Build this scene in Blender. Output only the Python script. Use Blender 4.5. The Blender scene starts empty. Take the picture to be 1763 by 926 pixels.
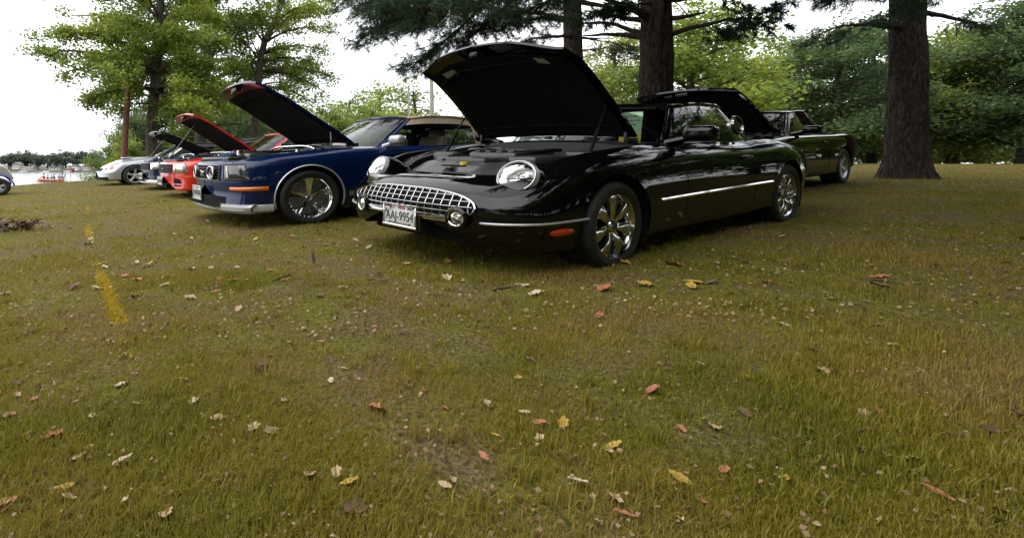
import bpy, bmesh, math, random
import numpy as np
from mathutils import Vector, Matrix
from mathutils.bvhtree import BVHTree

# ------------------------------------------------------------------ camera, sky, sun, exposure
SC = bpy.context.scene
COL = SC.collection
CAM_H = 0.565                      # eye height above the wheel of the nearest car
FPX, CX, CY = 900.0, 600.0, 291.0  # focal length and principal point in photograph pixels
cam_data = bpy.data.cameras.new('camera')
cam = bpy.data.objects.new('camera', cam_data)
COL.objects.link(cam)
SC.camera = cam
cam.location = (0, 0, CAM_H)
cam.rotation_euler = (math.radians(90), 0, 0)
cam_data.sensor_fit = 'HORIZONTAL'
cam_data.sensor_width = 36.0
cam_data.lens = FPX / 1763.0 * 36.0
cam_data.shift_x = (881.5 - CX) / 1763.0
cam_data.shift_y = (CY - 463.0) / 1763.0
cam_data.clip_start = 0.05
cam_data.clip_end = 4000.0

SUN_EL, SUN_AZ = math.radians(52), math.radians(-125)   # azimuth from +Y, clockwise
world = bpy.data.worlds.new('World')
SC.world = world
world.use_nodes = True
_n, _l = world.node_tree.nodes, world.node_tree.links
_bg = _n['Background']
_sky = _n.new('ShaderNodeTexSky')
_sky.sky_type = 'NISHITA'
_sky.sun_disc = False
_sky.sun_elevation = SUN_EL
_sky.sun_rotation = SUN_AZ
_sky.air_density = 1.0
_sky.dust_density = 4.0
_hs = _n.new('ShaderNodeHueSaturation')
_hs.inputs['Saturation'].default_value = 0.12
_l.new(_sky.outputs[0], _hs.inputs['Color'])
_tc = _n.new('ShaderNodeTexCoord')
_cl = _n.new('ShaderNodeTexNoise')
_cl.inputs['Scale'].default_value = 2.2
_cl.inputs['Detail'].default_value = 5
_l.new(_tc.outputs['Generated'], _cl.inputs['Vector'])
_cr = _n.new('ShaderNodeValToRGB')
_cr.color_ramp.elements[0].position = 0.3
_cr.color_ramp.elements[0].color = (9.5, 9.8, 10.3, 1)
_cr.color_ramp.elements[1].position = 0.75
_cr.color_ramp.elements[1].color = (13.5, 13.6, 13.8, 1)
_l.new(_cl.outputs[0], _cr.inputs[0])
_mx = _n.new('ShaderNodeMixRGB')           # a closed cloud layer over the clear sky
_mx.inputs[0].default_value = 0.88
_l.new(_hs.outputs[0], _mx.inputs[1])
_l.new(_cr.outputs[0], _mx.inputs[2])
_l.new(_mx.outputs[0], _bg.inputs[0])
_bg.inputs[1].default_value = 0.148

sun_data = bpy.data.lights.new('sun', 'SUN')
sun_data.energy = 0.85
sun_data.angle = math.radians(65)
sun_data.color = (1.0, 0.95, 0.88)
sun = bpy.data.objects.new('sun', sun_data)
COL.objects.link(sun)
_d = Vector((math.sin(SUN_AZ) * math.cos(SUN_EL), math.cos(SUN_AZ) * math.cos(SUN_EL), math.sin(SUN_EL)))
sun.rotation_euler = _d.to_track_quat('Z', 'Y').to_euler()
SC.view_settings.view_transform = 'Standard'
SC.view_settings.look = 'None'
SC.view_settings.exposure = 0.45
SC.view_settings.gamma = 1.0
SC.view_settings.use_curve_mapping = False
SC.render.engine = 'CYCLES'
SC.cycles.use_denoising = True
SC.cycles.max_bounces = 6
SC.cycles.transparent_max_bounces = 8
SC.cycles.transmission_bounces = 5
SC.cycles.glossy_bounces = 4
SC.cycles.diffuse_bounces = 3
SC.cycles.caustics_reflective = False
SC.cycles.caustics_refractive = False

KZ = 0.825                          # the photograph's height to width proportion
rng = random.Random(7)
NP = np.random.default_rng(11)

# ------------------------------------------------------------------ helpers
def smooth01(t):
    t = np.clip(t, 0, 1)
    return t * t * (3 - 2 * t)

def pchip(pts):
    x = np.array([p[0] for p in pts], float); y = np.array([p[1] for p in pts], float)
    h = np.diff(x); d = np.diff(y) / h
    m = np.zeros(len(x)); m[0] = d[0]; m[-1] = d[-1]
    for i in range(1, len(x) - 1):
        if d[i-1] * d[i] > 0:
            w1 = 2*h[i] + h[i-1]; w2 = h[i] + 2*h[i-1]
            m[i] = (w1 + w2) / (w1 / d[i-1] + w2 / d[i])
    def f(t):
        t = np.clip(np.asarray(t, float), x[0], x[-1])
        i = np.clip(np.searchsorted(x, t) - 1, 0, len(x) - 2)
        s = (t - x[i]) / h[i]
        return ((1+2*s)*(1-s)**2*y[i] + s*(1-s)**2*h[i]*m[i] + s*s*(3-2*s)*y[i+1] + s*s*(s-1)*h[i]*m[i+1])
    return f

EDGE = pchip([(-40, -30), (5, -15), (10, -13.2), (16.6, -11.2), (20.4, -10.0), (24, -9.9), (35, -11.5), (60, -22), (130, -55), (400, -200)])
LAKE_Z = CAM_H - 2.5
def ground_z(X, Y):
    X = np.asarray(X, float); Y = np.asarray(Y, float)
    Ys = np.where(Y > 16, 16 + 8 * (1 - np.exp(-(Y - 16) / 8)), np.where(Y < -2, -2 + 3 * (np.exp(np.minimum(0, (Y + 2)) / 3) - 1), Y))
    Xs = np.where(X > 6, 6 + 4 * (1 - np.exp(-(X - 6) / 4)), X)
    z = 0.03 * (Xs - 1.56) + 0.03 * (Ys - 3.15)
    z = z + 0.012 * np.sin(X * 1.3 + 0.4 * Y) * np.cos(Y * 0.9 - 0.3 * X)
    d = EDGE(Y) - X
    drop = np.where(d > -0.3, (np.sqrt(np.maximum(d + 0.3, 0) ** 2 + 0.16) - 0.4) * 0.42, 0)
    return np.maximum(z - drop, LAKE_Z - 1.2)
def gz(x, y): return float(ground_z(x, y))
def at(px, py, Y):
    "the place at depth Y that the photograph shows at px, py"
    return Vector(((px - CX) / FPX * Y, Y, CAM_H + (CY - py) / FPX * Y))
def on_ground(px, py):
    lo = 0.3
    while at(px, py, lo).z > gz((px - CX) / FPX * lo, lo) and lo < 60: lo *= 1.03
    lo, hi = lo / 1.03, lo
    f = lambda Y: at(px, py, Y).z - gz((px - CX) / FPX * Y, Y)
    for _ in range(50):
        mid = (lo + hi) / 2
        if f(mid) > 0: lo = mid
        else: hi = mid
    p = at(px, py, lo)
    return Vector((p.x, p.y, gz(p.x, p.y)))

def tag(o, label=None, cat=None, group=None, kind=None):
    if label: o['label'] = label
    if cat: o['category'] = cat
    if group: o['group'] = group
    if kind: o['kind'] = kind
    return o
def empty(name, loc=(0, 0, 0), rot=(0, 0, 0), scale=(1, 1, 1)):
    o = bpy.data.objects.new(name, None)
    COL.objects.link(o); o.location = loc; o.rotation_euler = rot; o.scale = scale
    o.empty_display_size = 0.2
    return o
def link_mesh(name, me, mats, parent=None):
    for m in (mats if isinstance(mats, (list, tuple)) else [mats]):
        me.materials.append(m)
    o = bpy.data.objects.new(name, me)
    COL.objects.link(o)
    if parent is not None: o.parent = parent
    return o
def copy_tree(o, parent=None):
    c = o.copy(); COL.objects.link(c); c.parent = parent
    for ch in list(o.children):
        copy_tree(ch, c)
    return c
def mesh_np(name, V, F, smooth=False, mi=None):
    me = bpy.data.meshes.new(name)
    V = np.ascontiguousarray(V, dtype=np.float32); F = np.ascontiguousarray(F, dtype=np.int32)
    k = F.shape[1]
    me.vertices.add(len(V)); me.vertices.foreach_set('co', V.ravel())
    me.loops.add(F.size); me.loops.foreach_set('vertex_index', F.ravel())
    me.polygons.add(len(F))
    me.polygons.foreach_set('loop_start', np.arange(0, F.size, k, dtype=np.int32))
    if mi is not None: me.polygons.foreach_set('material_index', np.ascontiguousarray(mi, dtype=np.int32))
    if smooth: me.polygons.foreach_set('use_smooth', np.ones(len(F), dtype=bool))
    me.update(calc_edges=True); me.validate()
    return me

class MB:
    "collects shapes for ONE mesh"
    def __init__(s): s.v = []; s.f = []; s.m = []
    def add(s, vs, fs, mi=0):
        b = len(s.v)
        s.v += [tuple(map(float, p)) for p in vs]
        s.f += [tuple(int(i) + b for i in f) for f in fs]
        s.m += [mi] * len(fs)
        return s
    def box(s, c, size, mi=0, bevel=0.0, rot=None, seg=2, taper=None):
        bm = bmesh.new(); bmesh.ops.create_cube(bm, size=1)
        for v in bm.verts:
            v.co = Vector((v.co.x * size[0], v.co.y * size[1], v.co.z * size[2]))
            if taper and v.co.z > 0: v.co.x *= taper; v.co.y *= taper
        if bevel > 0:
            bmesh.ops.bevel(bm, geom=list(bm.edges), offset=bevel, segments=seg, affect='EDGES', profile=0.5)
        R = rot.to_matrix() if rot is not None else Matrix.Identity(3)
        bm.verts.index_update()
        s.add([R @ v.co + Vector(c) for v in bm.verts], [[v.index for v in f.verts] for f in bm.faces], mi)
        bm.free(); return s
    def tube(s, pts, r, n=8, mi=0, cap=True):
        pts = [Vector(p) for p in pts]; k = len(pts)
        rs = r if hasattr(r, '__len__') else [r] * k
        vs = []; fs = []; up = None
        for i, p in enumerate(pts):
            t = (pts[min(i+1, k-1)] - pts[max(i-1, 0)])
            if t.length < 1e-9: t = Vector((0, 0, 1))
            t.normalize()
            if up is None: up = t.orthogonal().normalized()
            a = (up - t * up.dot(t))
            a = a.normalized() if a.length > 1e-6 else t.orthogonal().normalized()
            up = a; b = t.cross(a)
            for j in range(n):
                g = 2 * math.pi * j / n
                vs.append(p + (a * math.cos(g) + b * math.sin(g)) * rs[i])
        for i in range(k - 1):
            for j in range(n):
                fs.append((i*n+j, i*n+(j+1) % n, (i+1)*n+(j+1) % n, (i+1)*n+j))
        if cap:
            fs.append(tuple(range(n))[::-1]); fs.append(tuple((k-1)*n + j for j in range(n)))
        return s.add(vs, fs, mi)
    def loop_tube(s, pts, r, n=6, mi=0):
        pts = [Vector(p) for p in pts]; k = len(pts); vs = []; fs = []
        up = Vector((0.13, 0.21, 0.97))
        for i, p in enumerate(pts):
            t = (pts[(i+1) % k] - pts[i-1]).normalized()
            a = up - t * up.dot(t)
            a = a.normalized() if a.length > 1e-4 else t.orthogonal().normalized()
            up = a; b = t.cross(a)
            for j in range(n):
                g = 2 * math.pi * j / n
                vs.append(p + (a * math.cos(g) + b * math.sin(g)) * r)
        for i in range(k):
            for j in range(n):
                i2 = (i+1) % k
                fs.append((i*n+j, i*n+(j+1) % n, i2*n+(j+1) % n, i2*n+j))
        return s.add(vs, fs, mi)
    def lathe(s, prof, n=32, mat=None, mi=0, a0=0.0, a1=2*math.pi):
        "profile of (radius, height along y), turned about the y axis"
        M = mat or Matrix.Identity(4); full = abs(a1 - a0 - 2*math.pi) < 1e-6
        k = n if full else n + 1; vs = []; fs = []
        for (r, h) in prof:
            for j in range(k):
                a = a0 + (a1 - a0) * j / n
                vs.append(M @ Vector((r * math.cos(a), h, r * math.sin(a))))
        for i in range(len(prof) - 1):
            for j in range(n):
                j2 = (j + 1) % k if full else j + 1
                fs.append((i*k+j, i*k+j2, (i+1)*k+j2, (i+1)*k+j))
        return s.add(vs, fs, mi)
    def grid(s, P, mi=0, flip=False):
        P = np.asarray(P, float); n, m, _ = P.shape
        fs = []
        for i in range(n - 1):
            for j in range(m - 1):
                q = (i*m+j, i*m+j+1, (i+1)*m+j+1, (i+1)*m+j)
                fs.append(q[::-1] if flip else q)
        return s.add(P.reshape(-1, 3), fs, mi)
    def ball(s, c, r, nu=12, nv=8, mi=0):
        c = Vector(c); r = r if hasattr(r, '__len__') else (r, r, r); P = []
        for i in range(nv + 1):
            t = math.pi * i / nv
            P.append([(c.x + r[0]*math.sin(t)*math.cos(2*math.pi*j/nu), c.y + r[1]*math.sin(t)*math.sin(2*math.pi*j/nu), c.z + r[2]*math.cos(t)) for j in range(nu + 1)])
        return s.grid(P, mi)
    def build(s, name, mats, parent=None, smooth=True, angle=38):
        me = bpy.data.meshes.new(name)
        me.from_pydata(s.v, [], s.f)
        if any(s.m): me.polygons.foreach_set('material_index', s.m)
        if smooth:
            me.shade_smooth()
            me.set_sharp_from_angle(angle=math.radians(angle))
        me.update()
        return link_mesh(name, me, mats, parent)

# ------------------------------------------------------------------ materials
MATS = {}
def principled(name, base, rough=0.5, metal=0.0, coat=0.0, spec=0.5, var=0.0, var_scale=20.0, bump=0.0, bump_scale=60.0,
               base2=None, trans=0.0, ior=1.5, alpha=1.0, rough_var=0.0, coat_rough=0.03, obj_space=True, detail=6.0, bump_dist=0.01, stretch=None):
    m = bpy.data.materials.new(name); m.use_nodes = True
    n, l = m.node_tree.nodes, m.node_tree.links
    b = n['Principled BSDF']
    c = tuple(base) + (1,)
    b.inputs['Base Color'].default_value = c
    b.inputs['Roughness'].default_value = rough
    b.inputs['Metallic'].default_value = metal
    b.inputs['Coat Weight'].default_value = coat
    b.inputs['Coat Roughness'].default_value = coat_rough
    b.inputs['Specular IOR Level'].default_value = spec
    b.inputs['Transmission Weight'].default_value = trans
    b.inputs['IOR'].default_value = ior
    b.inputs['Alpha'].default_value = alpha
    tc = n.new('ShaderNodeTexCoord'); vec = tc.outputs['Object']
    if stretch:
        mp = n.new('ShaderNodeMapping'); mp.inputs['Scale'].default_value = stretch; l.new(vec, mp.inputs['Vector']); vec = mp.outputs[0]
    if var > 0 or base2 is not None or rough_var > 0:
        t = n.new('ShaderNodeTexNoise'); t.inputs['Scale'].default_value = var_scale; t.inputs['Detail'].default_value = detail
        l.new(vec, t.inputs['Vector'])
        r = n.new('ShaderNodeValToRGB')
        r.color_ramp.elements[0].position = 0.32; r.color_ramp.elements[1].position = 0.68
        c2 = tuple(base2) if base2 is not None else tuple(min(1, x * (1 + var)) for x in base)
        c1 = tuple(base) if base2 is not None else tuple(x * (1 - var) for x in base)
        r.color_ramp.elements[0].color = c1 + (1,); r.color_ramp.elements[1].color = c2 + (1,)
        l.new(t.outputs[0], r.inputs[0]); l.new(r.outputs[0], b.inputs['Base Color'])
        if rough_var > 0:
            mr = n.new('ShaderNodeMapRange')
            mr.inputs['To Min'].default_value = max(0, rough - rough_var); mr.inputs['To Max'].default_value = min(1, rough + rough_var)
            l.new(t.outputs[0], mr.inputs['Value']); l.new(mr.outputs[0], b.inputs['Roughness'])
    if bump > 0:
        t2 = n.new('ShaderNodeTexNoise'); t2.inputs['Scale'].default_value = bump_scale; t2.inputs['Detail'].default_value = 5
        l.new(vec, t2.inputs['Vector'])
        bp = n.new('ShaderNodeBump'); bp.inputs['Strength'].default_value = bump; bp.inputs['Distance'].default_value = bump_dist
        l.new(t2.outputs[0], bp.inputs['Height']); l.new(bp.outputs[0], b.inputs['Normal'])
    MATS[name] = m
    return m

def leaf_material(name, cols, trans=0.45, rough=0.5, patch=0.35):
    "random colour for each leaf, light passing through"
    m = bpy.data.materials.new(name); m.use_nodes = True
    n, l = m.node_tree.nodes, m.node_tree.links
    out = n['Material Output']; b = n['Principled BSDF']
    g = n.new('ShaderNodeNewGeometry')
    tc = n.new('ShaderNodeTexCoord'); t = n.new('ShaderNodeTexNoise'); t.inputs['Scale'].default_value = patch; t.inputs['Detail'].default_value = 2
    l.new(tc.outputs['Object'], t.inputs['Vector'])
    mm = n.new('ShaderNodeMath'); mm.operation = 'MULTIPLY_ADD'; mm.inputs[1].default_value = 0.55; 
    l.new(g.outputs['Random Per Island'], mm.inputs[0])
    m2 = n.new('ShaderNodeMath'); m2.operation = 'MULTIPLY_ADD'; m2.inputs[1].default_value = 1.6; m2.inputs[2].default_value = -0.575
    l.new(t.outputs[0], m2.inputs[0]); l.new(m2.outputs[0], mm.inputs[2])
    r = n.new('ShaderNodeValToRGB'); e = r.color_ramp.elements
    while len(e) < len(cols): e.new(0.5)
    for i, c in enumerate(cols):
        e[i].position = i / (len(cols) - 1); e[i].color = tuple(c) + (1,)
    l.new(mm.outputs[0], r.inputs[0])
    l.new(r.outputs[0], b.inputs['Base Color']); b.inputs['Roughness'].default_value = rough
    b.inputs['Specular IOR Level'].default_value = 0.3
    tr = n.new('ShaderNodeBsdfTranslucent')
    hs = n.new('ShaderNodeHueSaturation'); hs.inputs['Value'].default_value = 1.9; hs.inputs['Saturation'].default_value = 0.95
    l.new(r.outputs[0], hs.inputs['Color']); l.new(hs.outputs[0], tr.inputs['Color'])
    mx = n.new('ShaderNodeMixShader'); mx.inputs[0].default_value = trans
    l.new(b.outputs[0], mx.inputs[1]); l.new(tr.outputs[0], mx.inputs[2]); l.new(mx.outputs[0], out.inputs[0])
    MATS[name] = m
    return m

M_BLACK = principled('black_paint', (0.0022, 0.0022, 0.0026), rough=0.30, coat=0.8, spec=0.0, var=0.2, var_scale=3, coat_rough=0.025)
M_BLUE = principled('blue_paint', (0.0025, 0.012, 0.062), rough=0.34, spec=0.05, metal=0.1, coat=0.75, var=0.15, var_scale=200, coat_rough=0.03)
M_NAVY = principled('navy_paint', (0.003, 0.005, 0.03), rough=0.3, spec=0.05, metal=0.0, coat=0.45, var=0.15, var_scale=200)
M_RED = principled('red_paint', (0.60, 0.018, 0.010), rough=0.28, coat=1.0, var=0.06, var_scale=4)
M_SILVER = principled('silver_paint', (0.40, 0.41, 0.43), rough=0.32, metal=0.55, coat=0.8, var=0.06, var_scale=150)
M_GREYCART = principled('grey_cart_plastic', (0.33, 0.32, 0.29), rough=0.4, coat=0.3, var=0.1, var_scale=8)
M_VIOLET = principled('violet_blue_trim', (0.05, 0.03, 0.35), rough=0.35, var=0.1)
M_CHROME = principled('chrome', (0.80, 0.80, 0.80), rough=0.06, metal=1.0, var=0.04, var_scale=12, rough_var=0.03)
M_GRILLE = principled('grille_chrome', (0.50, 0.50, 0.50), rough=0.14, metal=1.0, var=0.08, var_scale=12)
M_SATIN = principled('satin_silver', (0.52, 0.53, 0.54), rough=0.36, metal=0.6, var=0.08, var_scale=10)
M_STEEL = principled('dull_metal', (0.28, 0.28, 0.29), rough=0.42, metal=0.8, var=0.2, var_scale=14)
M_RUBBER = principled('tyre_rubber', (0.012, 0.012, 0.012), rough=0.62, var=0.25, var_scale=18, bump=0.15, bump_scale=120)
M_DARK = principled('dark_plastic', (0.012, 0.012, 0.013), rough=0.42, var=0.3, var_scale=15, bump=0.05)
M_COVER = principled('engine_cover_plastic', (0.045, 0.045, 0.048), rough=0.28, var=0.25, var_scale=9, bump=0.08, bump_scale=200)
M_LINER = principled('hood_liner_felt', (0.006, 0.006, 0.0065), rough=0.95, spec=0.15, var=0.35, var_scale=25, bump=0.3, bump_scale=90)
M_WELL = principled('wheel_well_dark', (0.006, 0.006, 0.006), rough=0.9, spec=0.2, var=0.3, var_scale=10)
M_AMBER = principled('amber_lens', (0.75, 0.16, 0.005), rough=0.15, coat=0.6, var=0.15, var_scale=40)
M_REDLENS = principled('red_orange_lens', (0.60, 0.055, 0.006), rough=0.18, coat=0.5, var=0.15, var_scale=40)
M_REFLECT = principled('lamp_reflector', (0.72, 0.73, 0.74), rough=0.16, metal=1.0, var=0.25, var_scale=22, bump=0.6, bump_scale=45)
M_LENS = principled('clear_lens', (0.95, 0.96, 0.97), rough=0.02, trans=1.0, ior=1.35, var=0.02)
M_SMOKE = principled('smoked_lens', (0.012, 0.013, 0.012), rough=0.06, coat=1.0, var=0.3, var_scale=10)
M_TAN = principled('tan_fabric', (0.36, 0.29, 0.20), rough=0.85, var=0.12, var_scale=30, bump=0.2, bump_scale=400)
M_TANSEAT = principled('tan_leather', (0.33, 0.24, 0.16), rough=0.5, var=0.12, var_scale=10, bump=0.08)
M_GOLD = principled('gold_stripe', (0.26, 0.19, 0.09), rough=0.35, metal=0.3, coat=0.6, var=0.1)
M_WHITE = principled('white_paint', (0.75, 0.75, 0.73), rough=0.45, var=0.06, var_scale=12)
M_PAPER = principled('white_sticker', (0.42, 0.42, 0.40), rough=0.6, var=0.15, var_scale=60)
M_INK = principled('plate_ink', (0.03, 0.035, 0.04), rough=0.5, var=0.1)
M_REDINK = principled('red_ink', (0.42, 0.07, 0.05), rough=0.5, var=0.2, var_scale=80)
M_PLATE = principled('plate_enamel', (0.62, 0.63, 0.62), rough=0.35, var=0.06, var_scale=25)
M_GREENCARD = principled('green_card', (0.40, 0.60, 0.40), rough=0.7, var=0.06)
M_YELLOWCARD = principled('yellow_card', (0.72, 0.55, 0.03), rough=0.7, var=0.06)
M_YELLOW = principled('yellow_cap', (0.6, 0.42, 0.03), rough=0.4, var=0.1)
M_BLUECAP = principled('blue_hose', (0.03, 0.12, 0.35), rough=0.35, var=0.1)

def glass_material(name, tint, refl=1.45):
    m = bpy.data.materials.new(name); m.use_nodes = True
    n, l = m.node_tree.nodes, m.node_tree.links
    out = n['Material Output']; n.remove(n['Principled BSDF'])
    t = n.new('ShaderNodeBsdfTransparent'); t.inputs[0].default_value = tuple(tint) + (1,)
    g = n.new('ShaderNodeBsdfGlossy'); g.inputs['Roughness'].default_value = 0.02
    lw = n.new('ShaderNodeLayerWeight'); lw.inputs[0].default_value = 0.5
    pw = n.new('ShaderNodeMath'); pw.operation = 'POWER'; pw.inputs[1].default_value = 4.0; l.new(lw.outputs['Facing'], pw.inputs[0])
    r0 = ((refl-1)/(refl+1))**2*1.6
    f = n.new('ShaderNodeMath'); f.operation = 'MULTIPLY_ADD'; f.inputs[1].default_value = 1-r0; f.inputs[2].default_value = r0; l.new(pw.outputs[0], f.inputs[0])
    mx = n.new('ShaderNodeMixShader')
    l.new(f.outputs[0], mx.inputs[0]); l.new(t.outputs[0], mx.inputs[1]); l.new(g.outputs[0], mx.inputs[2]); l.new(mx.outputs[0], out.inputs[0])
    MATS[name] = m
    return m
M_GLASS = glass_material('window_glass', (0.55, 0.60, 0.58), 1.42)
M_GLASSS = glass_material('side_window_glass', (0.55, 0.60, 0.58), 1.22)
M_GLASSD = glass_material('dark_window_glass', (0.16, 0.18, 0.18), 1.45)

# ------------------------------------------------------------------ cars
NSUB = 5
def catmull(nodes, sub):
    P = np.array(nodes, float); n = len(P)
    E = np.vstack([2*P[0]-P[1], P, 2*P[-1]-P[-2]])
    out = []
    for i in range(n - 1):
        p0, p1, p2, p3 = E[i], E[i+1], E[i+2], E[i+3]
        for k in range(sub):
            t = k / sub
            out.append(0.5*((2*p1) + (-p0+p2)*t + (2*p0-5*p1+4*p2-p3)*t*t + (-p0+3*p1-3*p2+p3)*t**3))
    out.append(P[-1])
    return np.array(out)

class Loft:
    "body surface of a car from sections along its length; x runs to the tail, front axle at 0"
    def __init__(s, sp):
        s.sp = sp
        C = {k: pchip(v) for k, v in sp['curves'].items()}
        s.C = C
        xf, xr, fr, rr = sp['xf'], sp['xr'], sp.get('fr', 0.14), sp.get('rr', 0.14)
        e0 = sp.get('face', 0.86)
        S = [(xf, t) for t in (0.02, 0.25, 0.45, 0.62, 0.76, e0)]
        for u in (0.03, 0.09, 0.18, 0.30, 0.48, 0.72, 1.0):
            S.append((xf + fr*u, e0 + (1-e0)*math.sqrt(1 - (1-u)**2)))
        n = int((xr - rr - xf - fr) / 0.036)
        S += [(xf + fr + (xr-rr-xf-fr)*(i+1)/n, 1.0) for i in range(n - 1)]
        for u in (1.0, 0.72, 0.48, 0.30, 0.18, 0.09, 0.03):
            S.append((xr - rr*u, 0.86 + 0.14*math.sqrt(1 - (1-u)**2)))
        S += [(xr, t) for t in (0.86, 0.7, 0.5, 0.25, 0.02)]
        s.S = S
        rows = []
        xw = sp.get('xw', -0.33)
        for (x, sc) in S:
            g = lambda k: float(C[k](x))
            hw, zb, zm, zt, yt, yh, zh, zc = (g(k) for k in ('hw', 'zb', 'zm', 'zt', 'yt', 'yh', 'zh', 'zc'))
            nodes = [(hw*0.80, zb), (hw*0.955, zb+0.015), (hw*0.985, zb+0.13), (hw, zm),
                     (yt+(hw-yt)*sp.get('shy', 0.74), zm+(zt-zm)*sp.get('shz', 0.74)), (yt, zt), (yh, zh), (yh*0.5, zh+(zc-zh)*0.76), (0, zc)]
            nodes = [(p[0], p[1], 0.0) for p in nodes]
            if sp.get('hoodbow'):                  # hood cut swept back towards its corners
                hb = sp['hoodbow']*math.exp(-((x-sp['hoodfront'])/0.36)**2)*max(0.0, min(1.0, (x-xf-fr*0.7)/0.14))
                for k, wt in ((6, 1.0), (7, 0.22)):
                    xk = x + hb*wt; yk = float(C['yh'](xk)); zk = float(C['zh'](xk)); ck = float(C['zc'](xk))
                    nodes[k] = (yk, zk, hb*wt) if k == 6 else (yk*0.5, zk+(ck-zk)*0.76, hb*wt)
            q = catmull(nodes, NSUB)
            q = np.vstack([q, q[-2::-1] * np.array([-1, 1, 1])])
            zf = sp['zf']
            y = q[:, 0]*sc; z = zf + (q[:, 1]-zf)*sc
            wf = max(0.0, min(1.0, (xw - x)/(xw - xf)))
            xx = x + q[:, 2] + sp['bow']*np.abs(y/0.9)**sp.get('bowp', 2.2)*wf**1.2
            if wf > 0:
                xx = xx + sp.get('lean', 0)*np.maximum(0, z - sp.get('zlean', 0.5))*wf + sp.get('chin', 0)*np.maximum(0, sp.get('zchin', 0.35) - z)*wf
            x3 = xr - 0.75
            wr = max(0.0, min(1.0, (x - x3)/(xr - x3)))
            xx = xx - 0.10*np.abs(y/0.9)**2.4*wr
            rows.append(np.stack([xx, y, z], 1))
        s.P = np.array(rows)                       # stations x 81 x 3
        ns, m, _ = s.P.shape
        s.ns, s.m = ns, m
        V = s.P.reshape(-1, 3)
        s.faces = [(i*m+j, (i+1)*m+j, (i+1)*m+j+1, i*m+j+1) for i in range(ns-1) for j in range(m-1)]
        s.bvh = BVHTree.FromPolygons([tuple(v) for v in V], s.faces)
        s.he = 6*NSUB                              # column of the hood edge
        s.mid = 8*NSUB
    def station(s, x):
        return min(range(s.ns), key=lambda i: abs(s.S[i][0]-x) + (10 if s.S[i][1] < 0.995 and x > -0.6 else 0))
    def hit(s, o, d):
        h = s.bvh.ray_cast(Vector(o), Vector(d).normalized())
        return h[0], h[1]
    def topz(s, x, y):
        h = s.bvh.ray_cast(Vector((x, y, 2.5)), Vector((0, 0, -1)))
        return h[0].z if h[0] else 0.9
    def side(s, x, z, sgn, off=0.0):
        h = s.bvh.ray_cast(Vector((x, 2.0*sgn, z)), Vector((0, -sgn, 0)))
        p = h[0] if h[0] else Vector((x, 0.9*sgn, z))
        return Vector((p.x, p.y + sgn*off, p.z))
    def front(s, y, z, off=0.0):
        h = s.bvh.ray_cast(Vector((-3.0, y, z)), Vector((1, 0, 0)))
        p = h[0] if h[0] else Vector((-0.9, y, z))
        return Vector((p.x - off, p.y, p.z))
    def patch(s, mb, c, d, fn, nu, nv, off=0.004, bulge=None, mi=0):
        "grid of (u, v) points round c, thrown along d on to the body"
        d = Vector(d).normalized()
        h = d.cross(Vector((0, 0, 1))).normalized(); up = h.cross(d).normalized()
        G = []
        for i in range(nu):
            row = []
            for j in range(nv):
                u, v = fn(i/(nu-1), j/(nv-1))
                o = Vector(c) + h*u + up*v - d*1.0
                p = s.bvh.ray_cast(o, d)[0]
                if p is None: p = Vector(c) + h*u + up*v
                e = off + (bulge(i/(nu-1), j/(nv-1)) if bulge else 0)
                row.append(tuple(p - d*e))
            G.append(row)
        mb.grid(G, mi)
        return np.array(G)

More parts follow.
